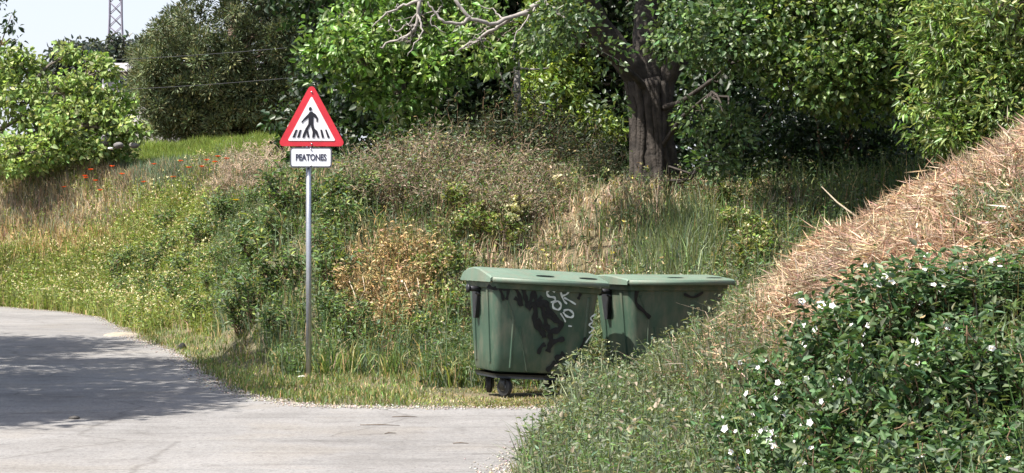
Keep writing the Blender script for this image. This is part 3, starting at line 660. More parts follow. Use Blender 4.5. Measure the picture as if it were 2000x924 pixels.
for k, (bx, by, lab) in enumerate([(3.4, 33.5, 'dense dark ivy-like bush right behind the big trunk'), (5.3, 32, 'dense dark bush deep in the hollow right of the big trunk'), (7.2, 30.5, 'dense dark bush in the hollow beside the straw mound'), (4.6, 29.2, 'lower dark bush in the hollow nearest the big trunk')]):
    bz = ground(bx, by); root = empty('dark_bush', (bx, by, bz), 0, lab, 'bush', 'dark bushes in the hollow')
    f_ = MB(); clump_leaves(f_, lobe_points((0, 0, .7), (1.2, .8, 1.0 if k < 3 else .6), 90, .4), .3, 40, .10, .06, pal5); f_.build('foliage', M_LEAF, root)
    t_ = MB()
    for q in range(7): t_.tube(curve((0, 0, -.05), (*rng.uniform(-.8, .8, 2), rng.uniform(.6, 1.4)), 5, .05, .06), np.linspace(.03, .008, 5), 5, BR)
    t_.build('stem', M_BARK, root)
pal6 = [(.19, .26, .04), (.15, .22, .04), (.22, .27, .06), (.12, .17, .035)]
bz = ground(1.0, 38.6)
make_tree('young_tree', 'sunlit yellow green young tree in the gap left of the big trunk', 'tree', (1.0, 38.6, bz), [(1.0, 38.6, bz - .2, .1), (1.0, 38.6, bz + 2.5, .07), (1.05, 38.6, bz + 4, .03)], [],
          [(T(1100, 120, 38.2), (.75, .6, .9), 60), (T(1085, 200, 38), (.7, .6, .8), 60), (T(1120, 255, 37.8), (.9, .6, .4), 40), (T(1090, 30, 38.4), (.6, .6, .7), 40)], (.12, .05, 44, .26, pal6), gap=.1)
# slim bare trunk
bx, by = W3(1012, 210, 36)[:2]; bz = ground(bx, by)
st_ = empty('bare_trunk', (bx, by, bz), 0, 'slim bare grey tree trunk with short snapped twigs standing in the shrubs', 'tree trunk')
t_ = MB(); t_.tube([(0, 0, -.2), (.02, 0, .8), (-.01, 0, 1.7), (-.03, 0, W3(1008, 105, 36)[2] - bz)], [.075, .07, .066, .055], 10, (.27, .25, .24)); t_.build('trunk', M_BARK, st_, True)
t_ = MB(); hz = W3(1008, 134, 36)[2] - bz
t_.tube([(-.25, -.05, hz + .04), (0, -.04, hz), (.3, -.02, hz - .02), (.55, 0, hz + .01)], [.012, .022, .018, .008], 5, (.33, .30, .28)); t_.build('twig', M_TWIG, st_, True)
t_ = MB(); t_.tube([(0, 0, hz - .5), (-.25, -.1, hz - .25), (-.4, -.1, hz + .1)], [.02, .014, .006], 5, (.33, .30, .28)); t_.build('twig', M_TWIG, st_, True)

# --- pine
pd = 65; pb = np.array([(455 - 1000) / F * pd, pd, 0]); pb[2] = ground(pb[0], pb[1])
pr_ = empty('pine_tree', pb, 0, 'wide dark pine with dense needle clumps beyond the grassy field', 'tree')
C = np.concatenate([lobe_points((0, 0, 4.6), (3.7, 3.0, 4.2), 900, .75, .1, 3), lobe_points((1.4, -.4, 3.0), (2.2, 2.2, 2.4), 170, .7), lobe_points((-1.9, -.3, 2.4), (1.45, 1.8, 1.7), 110, .7), lobe_points((.2, 0, 8.0), (3.2, 2.6, 2.2), 170, .7), lobe_points((2.6, -.5, 2.0), (1.3, 1.4, 1.5), 90, .6), lobe_points((-2.3, -.2, 1.5), (1.35, 1.5, 1.5), 110, .5), lobe_points((0, -.3, 1.2), (2.4, 1.2, 1.3), 110, .4), lobe_points((3.2, -.3, 4.0), (2.2, 1.6, 3.2), 200, .6)])
hz_ = W3(0, 288, pd)[2] - pb[2]
C = C[(C[:, 2] > hz_ - .1)]
f_ = MB(); pal7 = [(.12, .15, .075), (.135, .165, .08), (.10, .13, .065), (.18, .185, .085)]
n_ = 150; uu, vv = U(C[:, 0] + pb[0], C[:, 1] + pb[1], C[:, 2] + pb[2]); C = C[uu > np.interp(vv, [-200, 0, 60, 110, 170, 290], [420, 365, 300, 268, 262, 300]) + rng.normal(0, 8, len(C))]; k = len(C); P = np.repeat(C, n_, 0); d = rdir(k * n_) + np.array([0, 0, .35]); d = nrm(d)
tone = np.repeat(np.exp(rng.normal(0, .22, (k, 1))), n_, 0)
f_.leaves(P + d * rng.uniform(.08, .34, (k * n_, 1)), d + rdir(k * n_) * .45, rdir(k * n_), rng.uniform(.10, .19, k * n_), .04, pick(pal7, k * n_, .15) * tone)
f_.build('crown', M_NEEDLE, pr_)
t_ = MB(); t_.tube([(0, 0, -.3), (.1, 0, 2.5), (0, 0, 6), (.1, 0, 9)], [.3, .25, .17, .05], 10, (.16, .11, .085))
for p_ in C[rng.integers(0, k, 70)]:
    s = np.array([0, 0, max(.8, p_[2] * .6)]); t_.tube(curve(s, p_, 6, .03, .04), np.linspace(.06, .015, 6), 5, (.16, .11, .085))
t_.build('trunk', M_BARK, pr_, True)

# --- fig on the left
fd = 50.5; fb = np.array([(70 - 1000) / F * fd, fd + 1, 0]); fb[2] = ground(fb[0], fb[1])
pal8 = [(.28, .36, .12), (.23, .32, .09), (.33, .39, .17), (.17, .25, .07)]
make_tree('fig_tree', 'low spreading pale green fig tree on the left bank', 'tree', fb, [(*fb, .12), (fb[0] + .1, fb[1], fb[2] + 1.2, .1), (fb[0] - .1, fb[1], fb[2] + 2, .06)], [],
          [(T(40, 200, fd), (1.3, 1.2, 1.1), 90), (T(150, 250, fd - .6), (1.0, .9, .85), 75), (T(170, 150, fd), (.65, .7, .55), 34), (T(40, 300, fd - 1), (1.2, .8, .45), 46), (T(245, 255, fd - .6), (.5, .5, .22), 12), (T(-110, 180, fd + 2), (1.3, 1.3, 1.6), 70), (T(225, 215, fd), (.55, .6, .5), 26), (T(205, 290, fd - .2), (.7, .6, .3), 24), (T(10, 130, fd), (.7, .7, .5), 30), (T(110, 120, fd + .2), (.5, .5, .3), 10)],
          (.135, .09, 34, .26, pal8), twigs=.6, gap=.36, leafmat=M_WEED)
# dark sprig at the very top left
sb_ = T(-60, 140, 40); ob_ = empty('dark_shrub', (sb_[0], sb_[1], ground(sb_[0], sb_[1])), 0, 'dark upright sprig of an elder shrub at the upper left above the fig', 'shrub'); o_ = np.array(ob_.location)
t_ = MB(); q = np.array([o_, T(-40, 180, 40), T(0, 90, 40), T(22, 30, 40)]) - o_; t_.tube(q, [.03, .025, .015, .006], 5, BR)
q2 = np.array([T(0, 90, 40), T(20, 75, 40), T(38, 85, 40)]) - o_; t_.tube(q2, [.014, .01, .005], 5, BR); t_.build('stem', M_BARK, ob_)
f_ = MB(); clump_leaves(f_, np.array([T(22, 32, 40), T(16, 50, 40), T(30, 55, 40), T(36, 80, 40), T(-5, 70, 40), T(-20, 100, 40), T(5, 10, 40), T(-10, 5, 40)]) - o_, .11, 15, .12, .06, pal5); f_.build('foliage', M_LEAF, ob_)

# --- far trees, house, pylon, cables
for k, (u, v, d, r_, lab) in enumerate([(215, 108, 125, 1.8, 'far dark tree under the lattice pylon'), (165, 110, 120, 1.5, 'far dark tree left of the pylon'), (268, 105, 130, 1.5, 'far dark tree right of the pylon beside the pine'), (120, 120, 115, 1.5, 'far dark tree peeping over the fig crown')]):
    p_ = W3(u, v, d); bz = ground(p_[0], d); 
    make_tree('far_tree', lab, 'tree', (p_[0], d, bz), [(p_[0], d, bz, .25), (p_[0], d, p_[2] - .5, .15), (p_[0], d, p_[2] + .8, .05)], [], [((p_[0], d, p_[2] - 1.4), (r_, r_, 2.3), 90), ((p_[0] + .5, d, p_[2] + .2), (r_ * .6, r_ * .6, .9), 24), ((p_[0], d, bz + 2.5), (r_ * 1.1, r_, 2.5), 60)],
              (.34, .18, 30, .5, [(.06, .075, .06), (.05, .065, .05), (.075, .09, .07)]), group='far trees', gap=.3, seed=k, twigs=.8)
hd_ = 92; hl = W3(200, 138, hd_); hgz = ground(hl[0], hd_)
hs = empty('farmhouse', (hl[0], hd_, hgz), R(-4), 'pale farmhouse with a grey roof glimpsed between the fig and the pine', 'house')
ez = hl[2] - hgz; rz = W3(200, 112, hd_)[2] - hgz
M_PLAS = attr_mat('plaster', .9, .15, 3); M_TILE = attr_mat('roof_sheet', .8, .25, 4)
MB().box((3.2, 3, ez / 2), (6.4, 6, ez), (.36, .34, .33)).build('wall', M_PLAS, hs)
MB().prism([(0, 0), (0.24, 0), (0.24, ez), (0, ez)], -.06, -.003, (.78, .77, .76)).build('corner_pillar', M_PLAS, hs)
MB().add([(-.3, -.4, ez), (6.7, -.4, ez), (6.7, 3, rz), (-.3, 3, rz), (-.3, 6.4, ez), (6.7, 6.4, ez), (-.3, -.4, ez - .08), (6.7, -.4, ez - .08)], [[0, 1, 2, 3], [3, 2, 5, 4], [0, 6, 7, 1]], [[0, 3, 4], [1, 5, 2]], (.25, .24, .245)).build('roof', M_TILE, hs)
wn = MB().box((1.05, -.02, ez - .62), (.62, .05, .5), (.72, .72, .72)).build('window', M_PLAS, hs); MB().box((1.05, -.05, ez - .62), (.48, .02, .38), (.03, .035, .04)).build('pane', attr_mat('dark_glass', .1), wn)
pyd = 210; pc = W3(226, 40, pyd); pz = ground(pc[0], pyd)
py = empty('lattice_pylon', (pc[0], pyd, pz), R(8), 'tall steel lattice power pylon against the pale sky', 'pylon')
HP = 36.0
def pw(z): return np.interp(z, [0, 14, 19, 36], [2.6, .85, .62, .5])
PC = (.22, .205, .26); M_PYL = attr_mat('pylon_steel', .6, .1, 1)  # lavender of the far haze is put into the steel colour
for sx, sy in ((-1, -1), (1, -1), (1, 1), (-1, 1)):
    MB().tube([(sx * pw(z), sy * pw(z), z) for z in np.linspace(0, HP, 10)], .085, 4, PC).build('leg', M_PYL, py)
zs = np.concatenate([np.linspace(0, 14, 7), np.arange(15.2, HP, 1.25)])
lb = MB()
for a, c2 in zip(zs[:-1], zs[1:]):
    for s1, s2 in (((-1, -1), (1, -1)), ((1, -1), (1, 1)), ((1, 1), (-1, 1)), ((-1, 1), (-1, -1))):
        lb.tube([(s1[0] * pw(a), s1[1] * pw(a), a), (s2[0] * pw(c2), s2[1] * pw(c2), c2)], .045, 4, PC); lb.tube([(s2[0] * pw(a), s2[1] * pw(a), a), (s1[0] * pw(c2), s1[1] * pw(c2), c2)], .045, 4, PC)
lb.build('bracing', M_PYL, py)
for z in (29, 32, 35):
    MB().tube([(-3.5, 0, z), (0, 0, z + .5), (3.5, 0, z)], .09, 4, PC).tube([(-3.5, 0, z), (0, 0, z - .4), (3.5, 0, z)], .06, 4, PC).build('cross_arm', M_PYL, py)
for k, (v0, v1, lab) in enumerate([(92, 48, 'upper thin power cable crossing in front of the pine'), (150, 108, 'lower thin power cable crossing in front of the pine')]):
    a = W3(-420, v0 + 26, 57); c2 = W3(1010, v1 - 10, 57); t = np.linspace(0, 1, 40)[:, None]; q = a + (c2 - a) * t; q[:, 2] -= (.5 * 4 * t * (1 - t))[:, 0]
    o_ = MB().tube(q - a, .007, 5, (.05, .05, .055)).build('power_cable', M_BLACK); o_.location = a; tag(o_, lab, 'cable', 'power cables')
for (u, lab) in ((-420, 'wooden pole holding the cables beyond the fig'), (1010, 'wooden pole holding the cables hidden behind the crowns')):
    p_ = W3(u, 60 if u < 0 else 30, 57.05); bz = ground(p_[0], 57.05); r_ = empty('utility_pole', (p_[0], 57.05, bz), 0, lab, 'pole')
    MB().tube([(0, .1, -.3), (0, .1, p_[2] - bz + .6)], [.13, .09], 10, (.2, .15, .11)).build('pole', M_BARK, r_, True)

# --- trees out of frame on the left that shade road and bank
proto = None
def shade_tree(bx, by, s, lab):
    global proto
    bz = ground(bx, by)
    if proto is None:
        proto = make_tree('roadside_tree', lab, 'tree', (bx, by, bz), [(bx, by, bz - .2, .24), (bx + .1, by, bz + 2.5, .2), (bx + .5, by, bz + 5, .14)], [],
                          [((bx + .3, by, bz + 7.2), (2.9, 3.1, 2.2), 150), ((bx + 1.6, by - 1, bz + 6.4), (1.7, 1.8, 1.2), 46), ((bx - .9, by + 1.2, bz + 6.0), (2, 2, 1.5), 60), ((bx + .6, by + 3.6, bz + 7.0), (2.5, 2.4, 1.7), 110), ((bx + .9, by - 2.2, bz + 6.6), (1.6, 1.4, 1.2), 50)], (.16, .12, 58, .5, pal1), group='roadside trees on the left verge', gap=.04)
        return proto
    c = copy_tree(proto); c.location = (bx, by, bz); c['label'] = lab; c.rotation_euler.z = rng.uniform(0, 6); c.scale = (s, s, s); return c
shade_tree(-9.6, 18.6, 1, 'roadside tree on the left verge nearest the camera')
shade_tree(-12.6, 28.0, 1.0, 'roadside tree on the left verge farther along the road')

# ------------------------------------------------------------------ ground cover (nobody could count it)
N0 = 78000
yy = rng.uniform(8.0, 60, N0); xx = rng.uniform(-.30, .30, N0) * yy
k = yy < 21; extra_y = rng.uniform(7.0, 21.5, 30000); extra_x = rng.uniform(-.02, .30, 30000) * extra_y
yy = np.concatenate([yy, extra_y]); xx = np.concatenate([xx, extra_x])
ey = rng.uniform(36, 60, 34000); ex = rng.uniform(-.27, -.10, 34000) * ey; xx = np.concatenate([xx, ex]); yy = np.concatenate([yy, ey])
rs = road_sd(xx, yy); keep = rs > (.03 + .12 * rng.random(len(xx)))
def binclear(x, y):
    r = np.zeros(x.shape, bool)
    for (c, a, mx_) in ((p1, R(19), .0), (p2, R(23), .0)):
        dx = (x - c[0]) * math.cos(a) + (y - c[1]) * math.sin(a); dy = -(x - c[0]) * math.sin(a) + (y - c[1]) * math.cos(a)
        r |= (np.abs(dx) < .58) & (np.abs(dy) < .46)
    return r
keep &= ~binclear(xx, yy); xx, yy, rs = xx[keep], yy[keep], rs[keep]; zz = H(xx, yy); uu, vv = U(xx, yy, zz)
P = np.stack([xx, yy, zz - .01], 1)
def E(cu, cv, ru, rv, soft=.25):
    q = np.hypot((uu - cu) / ru, (vv - cv) / rv); return q < 1 + rng.normal(0, soft, len(uu))
sp = np.full(len(P), 0)      # 0 green weeds
MOUND = (yy < np.where(xx < 1.3, 19.6, 20.6) + .5 * np.clip(xx - 2, 0, 3)) & (xx > np.where(yy > 18, .75, -.3)) & (rs > .1)
sp[(uu < 420) & (yy > 30)] = 1                                     # left bank: yellow green and dry tops
sp[E(70, 415, 170, 52) & (rng.random(len(P)) < .85)] = 2; sp[E(260, 345, 110, 34)] = 2            # pale dry patches
sp[E(110, 475, 140, 30) & (uu < 260) & (rng.random(len(P)) < .8)] = 12; sp[E(330, 350, 90, 30) & (rng.random(len(P)) < .5)] = 13
sp[E(490, 350, 105, 62) & (rng.random(len(P)) < .8)] = 2
sp[(yy > 50) & (uu > 270)] = 3                                      # bright field grass
sp[E(720, 290, 60, 60) & (yy > 30)] = 1
sp[E(755, 585, 100, 100) & (rng.random(len(P)) < .85)] = 4           # golden dried plants
sp[E(880, 370, 210, 80) & (rng.random(len(P)) < .7)] = 5            # brown thicket floor
sp[E(1100, 530, 200, 115) & (rng.random(len(P)) < .72)] = 14          # straw behind the containers
sp[E(1320, 410, 240, 34) & (rng.random(len(P)) < .8)] = 14
sp[E(1320, 510, 80, 80)] = 7                                        # upright soft grass
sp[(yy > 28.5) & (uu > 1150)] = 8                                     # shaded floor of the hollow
sp[((rs < .75) | (xx > -3.3) & (xx < -1.0) & (yy < 23.25) | (xx > -1.1) & (xx < 3) & (yy < 21.6)) & ~MOUND & (yy < 33)] = 9                                # low verge grass
sp[MOUND] = 6
gl = np.interp(vv, [430, 520, 600, 680, 760, 924], [1405, 1430, 1445, 1470, 1525, 1600])
gw = MOUND & ((uu + rng.normal(0, 22, len(P)) < gl) | (yy < 13.2)); sp[gw] = 10
sp[gw & (rng.random(len(P)) < .10)] = 11
sp[MOUND & (rs < .5)] = 10; sp[MOUND & (rs < .22)] = 9
sp[MOUND & E(1390, 740, 60, 45, .3) & (rng.random(len(P)) < .6)] = 6
sp[MOUND & E(1950, 490, 70, 50, .3) & (rng.random(len(P)) < .6)] = 10
inv = MOUND & (yy < 13.4) & (uu > 1360 + (13.4 - yy) * 25); sp[inv] = np.where(rng.random(inv.sum()) < .94, -1, 0)

class Cover(MB): pass
green, dry, verge = MB(), MB(), MB()
def rl(n, a, b_=None, bias=(0, 0)):
    az = rng.uniform(0, 2 * np.pi, n); r = rng.uniform(.05, a, n); return np.stack([np.cos(az) * r + bias[0], np.sin(az) * r + bias[1]], 1)
def sc(n, a, b_): return rng.uniform(a, b_, n)
def rep(Q, k, sp_): 
    Q = np.repeat(Q, k, 0); Q[:, :2] += rng.normal(0, sp_, (len(Q), 2)); return Q
def weeds(mb, Q, h0, h1, nl, L, W, pal, stempal=None, blades=2, heads=None, headp=.2, bpal=None):
    n = len(Q)
    if not n: return
    h = rng.uniform(h0, h1, n) * np.exp(.22 * vnoise(Q[:, 0], Q[:, 1], .8, 4)); ln = rl(n, .35)
    tone = np.exp(.20 * vnoise(Q[:, 0], Q[:, 1], .6, 6) + rng.normal(0, .15, n))[:, None]
    mb.blades(Q, h, .012, ln, pick(stempal or pal, n, .15) * tone)
    t = rng.uniform(.12, 1.0, (n, nl)); l3 = np.concatenate([ln, np.zeros((n, 1))], 1)
    B = Q[:, None] + np.array([0, 0, 1.]) * (h[:, None] * t * .92)[..., None] + l3[:, None] * (h[:, None] * t ** 1.6)[..., None]
    B = B.reshape(-1, 3); m_ = len(B); D = rdir(m_); D[:, 2] = np.abs(D[:, 2]) * .6 + .1
    ls = L * rng.uniform(.55, 1.3, m_) * (1.15 - .5 * t.ravel())
    mb.leaves(B, D, rdir(m_) * .6 + np.array([0, 0, .8]), ls, ls * W / L, np.clip(pick(pal, m_, .2) * np.repeat(tone, nl, 0), .004, .8))
    if blades:
        Qb = rep(Q, blades, .05); hb = np.repeat(h, blades) * rng.uniform(.4, 1.0, len(Qb)); mb.blades(Qb, hb, .011, rl(len(Qb), .7), pick(bpal or pal, len(Qb), .2))
    if heads is not None:
        kx = rng.random(n) < headp; tp = Q[kx] + np.array([0, 0, 1.]) * h[kx][:, None] * .95 + l3[kx] * h[kx][:, None]
        if len(tp):
            tp = rep(tp, 3, .02); mb.leaves(tp, rdir(len(tp)) + np.array([0, 0, .5]), rdir(len(tp)), sc(len(tp), .03, .055), .025, pick(heads, len(tp), .12, .04))
def straw(mb, Q, k, h0, h1, pal, lean=.9, bias=(0, 0), wd=.011):
    Q = rep(Q, k, .07); n = len(Q); tone = np.exp(.32 * vnoise(Q[:, 0], Q[:, 1], .5, 7))[:, None]
    mb.blades(Q, sc(n, h0, h1) * np.exp(.25 * vnoise(Q[:, 0], Q[:, 1], .7, 8)), wd, rl(n, lean, None, bias), np.clip(pick(pal, n, .22) * tone, .01, .8))
I = lambda s: P[sp == s]
Q = I(0); weeds(green, Q, .28, .72, 8, .08, .026, [GR, BG, DG, GG, OL, (.13, .19, .08)], blades=5, heads=[ST, GG, GG], headp=.06, bpal=[GR, BG, GG, YG, BG, ST])
Q = I(1); weeds(green, Q, .25, .55, 7, .085, .034, [YG, (.24, .28, .07), (.14, .2, .05), OL], blades=4, heads=[ST, CR], headp=.2, bpal=[(.25, .30, .07), YG, ST])
Q = I(12); straw(dry, Q, 7, .15, .4, [(.46, .30, .13), (.44, .33, .16), ST, YG], .8, wd=.016)
Q = I(13); straw(green, Q, 7, .3, .55, [BG, (.12, .19, .12), GG], .5, wd=.016)
Q = I(2); straw(dry, Q, 9, .2, .5, [GT, GT, PT, ST, GG], .8, wd=.014); weeds(green, Q[::3], .2, .4, 5, .06, .025, [GG, OL])
Q = I(3); straw(verge, Q, 9, .25, .5, [(.15, .21, .03), (.18, .23, .04), YG], .5, wd=.016)
Q = I(4); weeds(dry, Q, .25, .6, 5, .06, .025, [GO, ST, (.40, .27, .13), (.50, .40, .22), OL], blades=7, bpal=[GO, ST, PT]); weeds(green, Q[::4], .2, .45, 6, .06, .03, [OL, YG])
Q = I(5); straw(dry, Q, 5, .2, .55, [GT, BR, PT, (.22, .15, .10)], .9); weeds(green, Q[::2], .2, .5, 7, .05, .025, [OL, GR, GG])
S1 = [(.54, .41, .26), (.52, .37, .245), (.56, .41, .28), (.62, .48, .33), (.30, .20, .13), (.38, .31, .22)]; S2 = [(.44, .35, .25), (.38, .29, .21), (.40, .33, .24), (.24, .17, .12), (.48, .37, .25)]; S3 = [(.54, .39, .27), (.48, .335, .225), (.58, .45, .32), (.30, .20, .14)]
Q = I(6); pn_ = vnoise(Q[:, 0], Q[:, 1], .55, 11) + rng.normal(0, .25, len(Q)); hn = Q[rng.random(len(Q)) < np.clip(.75 + .5 * vnoise(Q[:, 0], Q[:, 1], .3, 12), .25, 1)]
for sel, pal_ in ((pn_ < -.3, S2), ((pn_ >= -.3) & (pn_ < .3), S1), (pn_ >= .3, S3)):
    q_ = Q[sel]; straw(dry, q_, 7, .12, .34, pal_, 1.7, wd=.011); straw(dry, q_[::5], 4, .16, .42, pal_, 1.2, wd=.012)
    Qt = rep(q_, 22, .08); m_ = len(Qt); Qt[:, 2] += sc(m_, .0, .20) * (1 + .6 * vnoise(Qt[:, 0], Qt[:, 1], .28, 13)); D_ = rdir(m_); D_[:, 2] *= .5
    dry.leaves(Qt, D_, rdir(m_) + np.array([0, 0, .5]), sc(m_, .07, .24), sc(m_, .006, .014), pick(pal_, m_, .28), .3, .03)
    ck = q_[::30]; straw(dry, rep(ck, 1, .01), 9, .2, .42, pal_, 1.0, wd=.013)
weeds(green, Q[::14], .15, .4, 8, .05, .02, [GG, OL, GR], blades=2); weeds(dry, Q[::5], .15, .35, 6, .06, .03, [PT, ST, BR], blades=0)
Q = I(7); straw(green, Q, 8, .25, .65, [(.16, .21, .07), BG, (.19, .22, .09), OL, GG], .5); weeds(green, Q[::4], .2, .5, 6, .05, .02, [GG, OL, YG]); 
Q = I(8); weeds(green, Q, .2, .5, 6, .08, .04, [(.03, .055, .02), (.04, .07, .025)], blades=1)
Q = I(9); nb_ = (Q[:, 0] > -.95) & (Q[:, 1] < 22); straw(verge, Q[nb_], 9, .015, .06, [(.17, .16, .045), ST, OL, YG, GT], 1.3, wd=.010); Q = Q[~nb_]; straw(verge, Q, 8, .03, .13, [YG, (.18, .20, .05), ST, OL, GR, GR, OL], 1.0, wd=.010)
Q = I(14); straw(dry, Q, 6, .15, .42, [(.50, .40, .25), (.46, .36, .24), GT, (.52, .43, .30), (.34, .25, .17)], 1.1, wd=.014); weeds(dry, Q[::3], .2, .45, 7, .05, .02, [ST, GT, (.5, .42, .27)], blades=0); weeds(green, Q[::7], .2, .5, 7, .055, .02, [GG, OL, YG], heads=[(.6, .5, .12), CR], headp=.4)
Q = I(11); straw(dry, Q, 6, .12, .36, [PT, GT, (.42, .28, .2), BR], 1.2)
Q = I(10); weeds(green, Q, .22, .58, 8, .06, .018, [GG, OL, BG, GR, (.15, .17, .10)], blades=5, heads=[GG, GT, GG], headp=.05, bpal=[GG, GG, OL, GT, BG])
Qv = P[(rs < 1.6) & (rs >= .5) & ~MOUND & (yy < 26) & (xx < -3.2)]; straw(verge, Qv, 3, .06, .28, [YG, OL, ST, GR, (.17, .16, .045)], .9)
tag(green.build('weeds', M_WEED), 'mixed green weeds covering the bank', 'weeds', kind='stuff')
tag(dry.build('dry_grass', M_DRY), 'dry straw coloured grass matted on the mound and bank', 'grass', kind='stuff')
tag(verge.build('verge_grass', M_WEED), 'short yellow green grass along the road verge and in the field', 'grass', kind='stuff')
gv = MB(); n_ = 5000; gyv = rng.uniform(12, 46, n_); kk_ = rng.integers(3, 14, n_); tt = rng.random(n_)
gp = FAR[kk_] * (1 - tt[:, None]) + FAR[kk_ + 1] * tt[:, None]; gp = np.concatenate([gp, (RIGHT[:6][rng.integers(0, 5, 1500)] + rng.normal(0, .3, (1500, 2)) * [.2, 1])]); gp += rng.normal(0, .10, gp.shape)
n_ = len(gp); r_ = rng.uniform(.004, .016, n_)[:, None]
oc = np.array([[1, 0, 0], [0, 1, 0], [-1, 0, 0], [0, -1, 0], [0, 0, .8], [0, 0, -.4]]); v = np.concatenate([gp, np.full((n_, 1), .006)], 1)[:, None] + oc[None] * r_[:, None] * rng.uniform(.6, 1.2, (n_, 6, 1))
gv.add(v, None, (np.arange(n_)[:, None, None] * 6 + np.array([[0, 1, 4], [1, 2, 4], [2, 3, 4], [3, 0, 4], [1, 0, 5], [2, 1, 5], [3, 2, 5], [0, 3, 5]])[None]).reshape(-1, 3), np.repeat(pick([(.30, .26, .21), (.24, .21, .18), (.36, .33, .29)], n_), 6, 0))
tag(gv.build('gravel', M_ROCK), 'loose gravel crumbs along the ragged road edge', 'gravel', kind='stuff')

# ------------------------------------------------------------------ individual plants
def bush_mesh(name, R_, Hh, nst, nleaf, L, W, pal, bark=BR, leafm=None, twiggy=0, spread=1.0, heads=None):
    """returns (stem mesh, foliage mesh) for a bush standing at the origin"""
    st_, fo_ = MB(), MB(); B, Dv = [], []
    for k in range(nst):
        az = rng.uniform(0, 2 * np.pi); rr = R_ * rng.uniform(.15, 1) ** .6 * spread; hh = Hh * (1 - .45 * (rr / R_) ** 2) * rng.uniform(.7, 1.1)
        q = curve((0 + .15 * R_ * math.cos(az), .15 * R_ * math.sin(az), -.04), (rr * math.cos(az), rr * math.sin(az), hh), 7, .10, .05)
        st_.tube(q, np.linspace(.010, .003, 7), 4, np.array(bark) * rng.uniform(.7, 1.4), False)
        B.append(q[2:]); Dv.append(np.gradient(q, axis=0)[2:])
        for e in range(twiggy):
            s = q[rng.integers(2, 7)]; e_ = s + rdir(1)[0] * R_ * .4 * rng.uniform(.4, 1) + np.array([0, 0, .05]); st_.tube(curve(s, e_, 5, .02, .1), np.linspace(.005, .002, 5), 3, np.array(bark) * rng.uniform(.7, 1.6), False)
            B.append(np.array([s, (s + e_) / 2, e_]))
    B = np.concatenate(B); ix = rng.integers(0, len(B), nleaf); p_ = B[ix] + rng.normal(0, .07 * R_ + .015, (nleaf, 3)); p_[:, 2] = np.maximum(p_[:, 2], .02)
    D = rdir(nleaf); D[:, 2] = D[:, 2] * .5 + .15; ls = L * rng.uniform(.55, 1.25, nleaf)
    fo_.leaves(p_, D, rdir(nleaf) * .7 + np.array([0, 0, .7]), ls, ls * W / L, pick(pal, nleaf, .25))
    tips = B[B[:, 2] > Hh * .55]
    if heads is not None:
        hp = tips[rng.integers(0, len(tips), heads[1])] + rng.normal(0, .02, (heads[1], 3)); hp[:, 2] += .03
        hp = rep(hp, 5, .02); fo_.leaves(hp, rdir(len(hp)) + np.array([0, 0, .4]), rdir(len(hp)), sc(len(hp), heads[2] * .6, heads[2]), heads[2] * .6, pick(heads[0], len(hp), .12, .04))
    return st_.mesh(name + '_stem', M_TWIG), fo_.mesh(name + '_foliage', leafm or M_WEED), tips
LIB = {}
def bush(key, name, cat, group, label, x, y, s=1.0, variants=2, **kw):
    if key not in LIB: LIB[key] = [bush_mesh(name, **kw) for _ in range(variants)]
    st_, fo_, tips = LIB[key][rng.integers(variants)]
    r = empty(name, (x, y, ground(x, y) - .01), rng.uniform(0, 6.28), label, cat, group); r.scale = (s, s, s * rng.uniform(.9, 1.1))
    a = link(bpy.data.objects.new('stem', st_)); a.parent = r; b_ = link(bpy.data.objects.new('foliage', fo_)); b_.parent = r
    return r, tips
def at(key, name, cat, group, label, u, v, s=1.0, d0=9, variants=2, **kw):
    p_ = hit(u, v, d0); return bush(key, name, cat, group, label, p_[0], p_[1], s, variants, **kw)

# leafy weeds on the shaded bank, left of and around the sign post
for u, v in [(230, 600), (255, 560), (290, 620), (300, 560), (330, 520), (345, 600), (370, 560), (390, 500), (400, 640), (420, 590), (440, 540), (455, 620), (470, 480), (480, 590), (500, 540), (520, 620), (540, 500), (555, 570), (275, 520), (420, 450), (500, 430), (330, 470), (550, 440), (470, 660), (530, 670)]:
    at('mallow', 'leafy_weed', 'weed', 'leafy weeds on the shaded bank', 'tall leafy green weed on the shaded bank left of the sign post', u + rng.normal(0, 6), v + rng.normal(0, 6), rng.uniform(.85, 1.25), variants=3, R_=.36, Hh=.72, nst=17, nleaf=560, L=.085, W=.030, pal=[GR, DG, BG, (.13, .20, .07), GG, (.16, .22, .10), YG], heads=([GG, YG, ST], 12, .04))
for u, v in [(640, 640), (655, 580), (680, 660), (630, 520), (660, 470), (700, 690), (640, 430), (690, 420)]:
    at('mallow', 'leafy_weed', 'weed', 'leafy weeds right of the post', 'leafy green weed between the sign post and the golden dried plants', u, v, rng.uniform(.8, 1.1), variants=3)
for u, v in [(725, 540), (770, 520), (790, 580), (745, 620), (800, 640), (720, 660), (770, 670), (835, 570), (825, 520), (695, 600)]:
    at('golden', 'dried_weed', 'weed', 'golden dried weeds', 'golden brown dried weed on the bank between the sign and the containers', u, v, rng.uniform(.8, 1.15), variants=2, R_=.34, Hh=.55, nst=16, nleaf=420, L=.06, W=.026, pal=[GO, ST, (.44, .31, .16), (.52, .42, .24), OL], bark=(.4, .27, .12), leafm=M_DRY)
for u, v in [(850, 560), (870, 610), (860, 650), (840, 690), (895, 540)]:
    at('olive', 'leafy_weed', 'weed', 'yellow green weeds left of the container', 'yellow green leafy weed close to the left end of the scrawled container', u, v, rng.uniform(.7, .95), variants=2, R_=.34, Hh=.6, nst=14, nleaf=450, L=.07, W=.036, pal=[YG, OL, GR, (.18, .18, .06)], heads=([ST, CR], 10, .04))
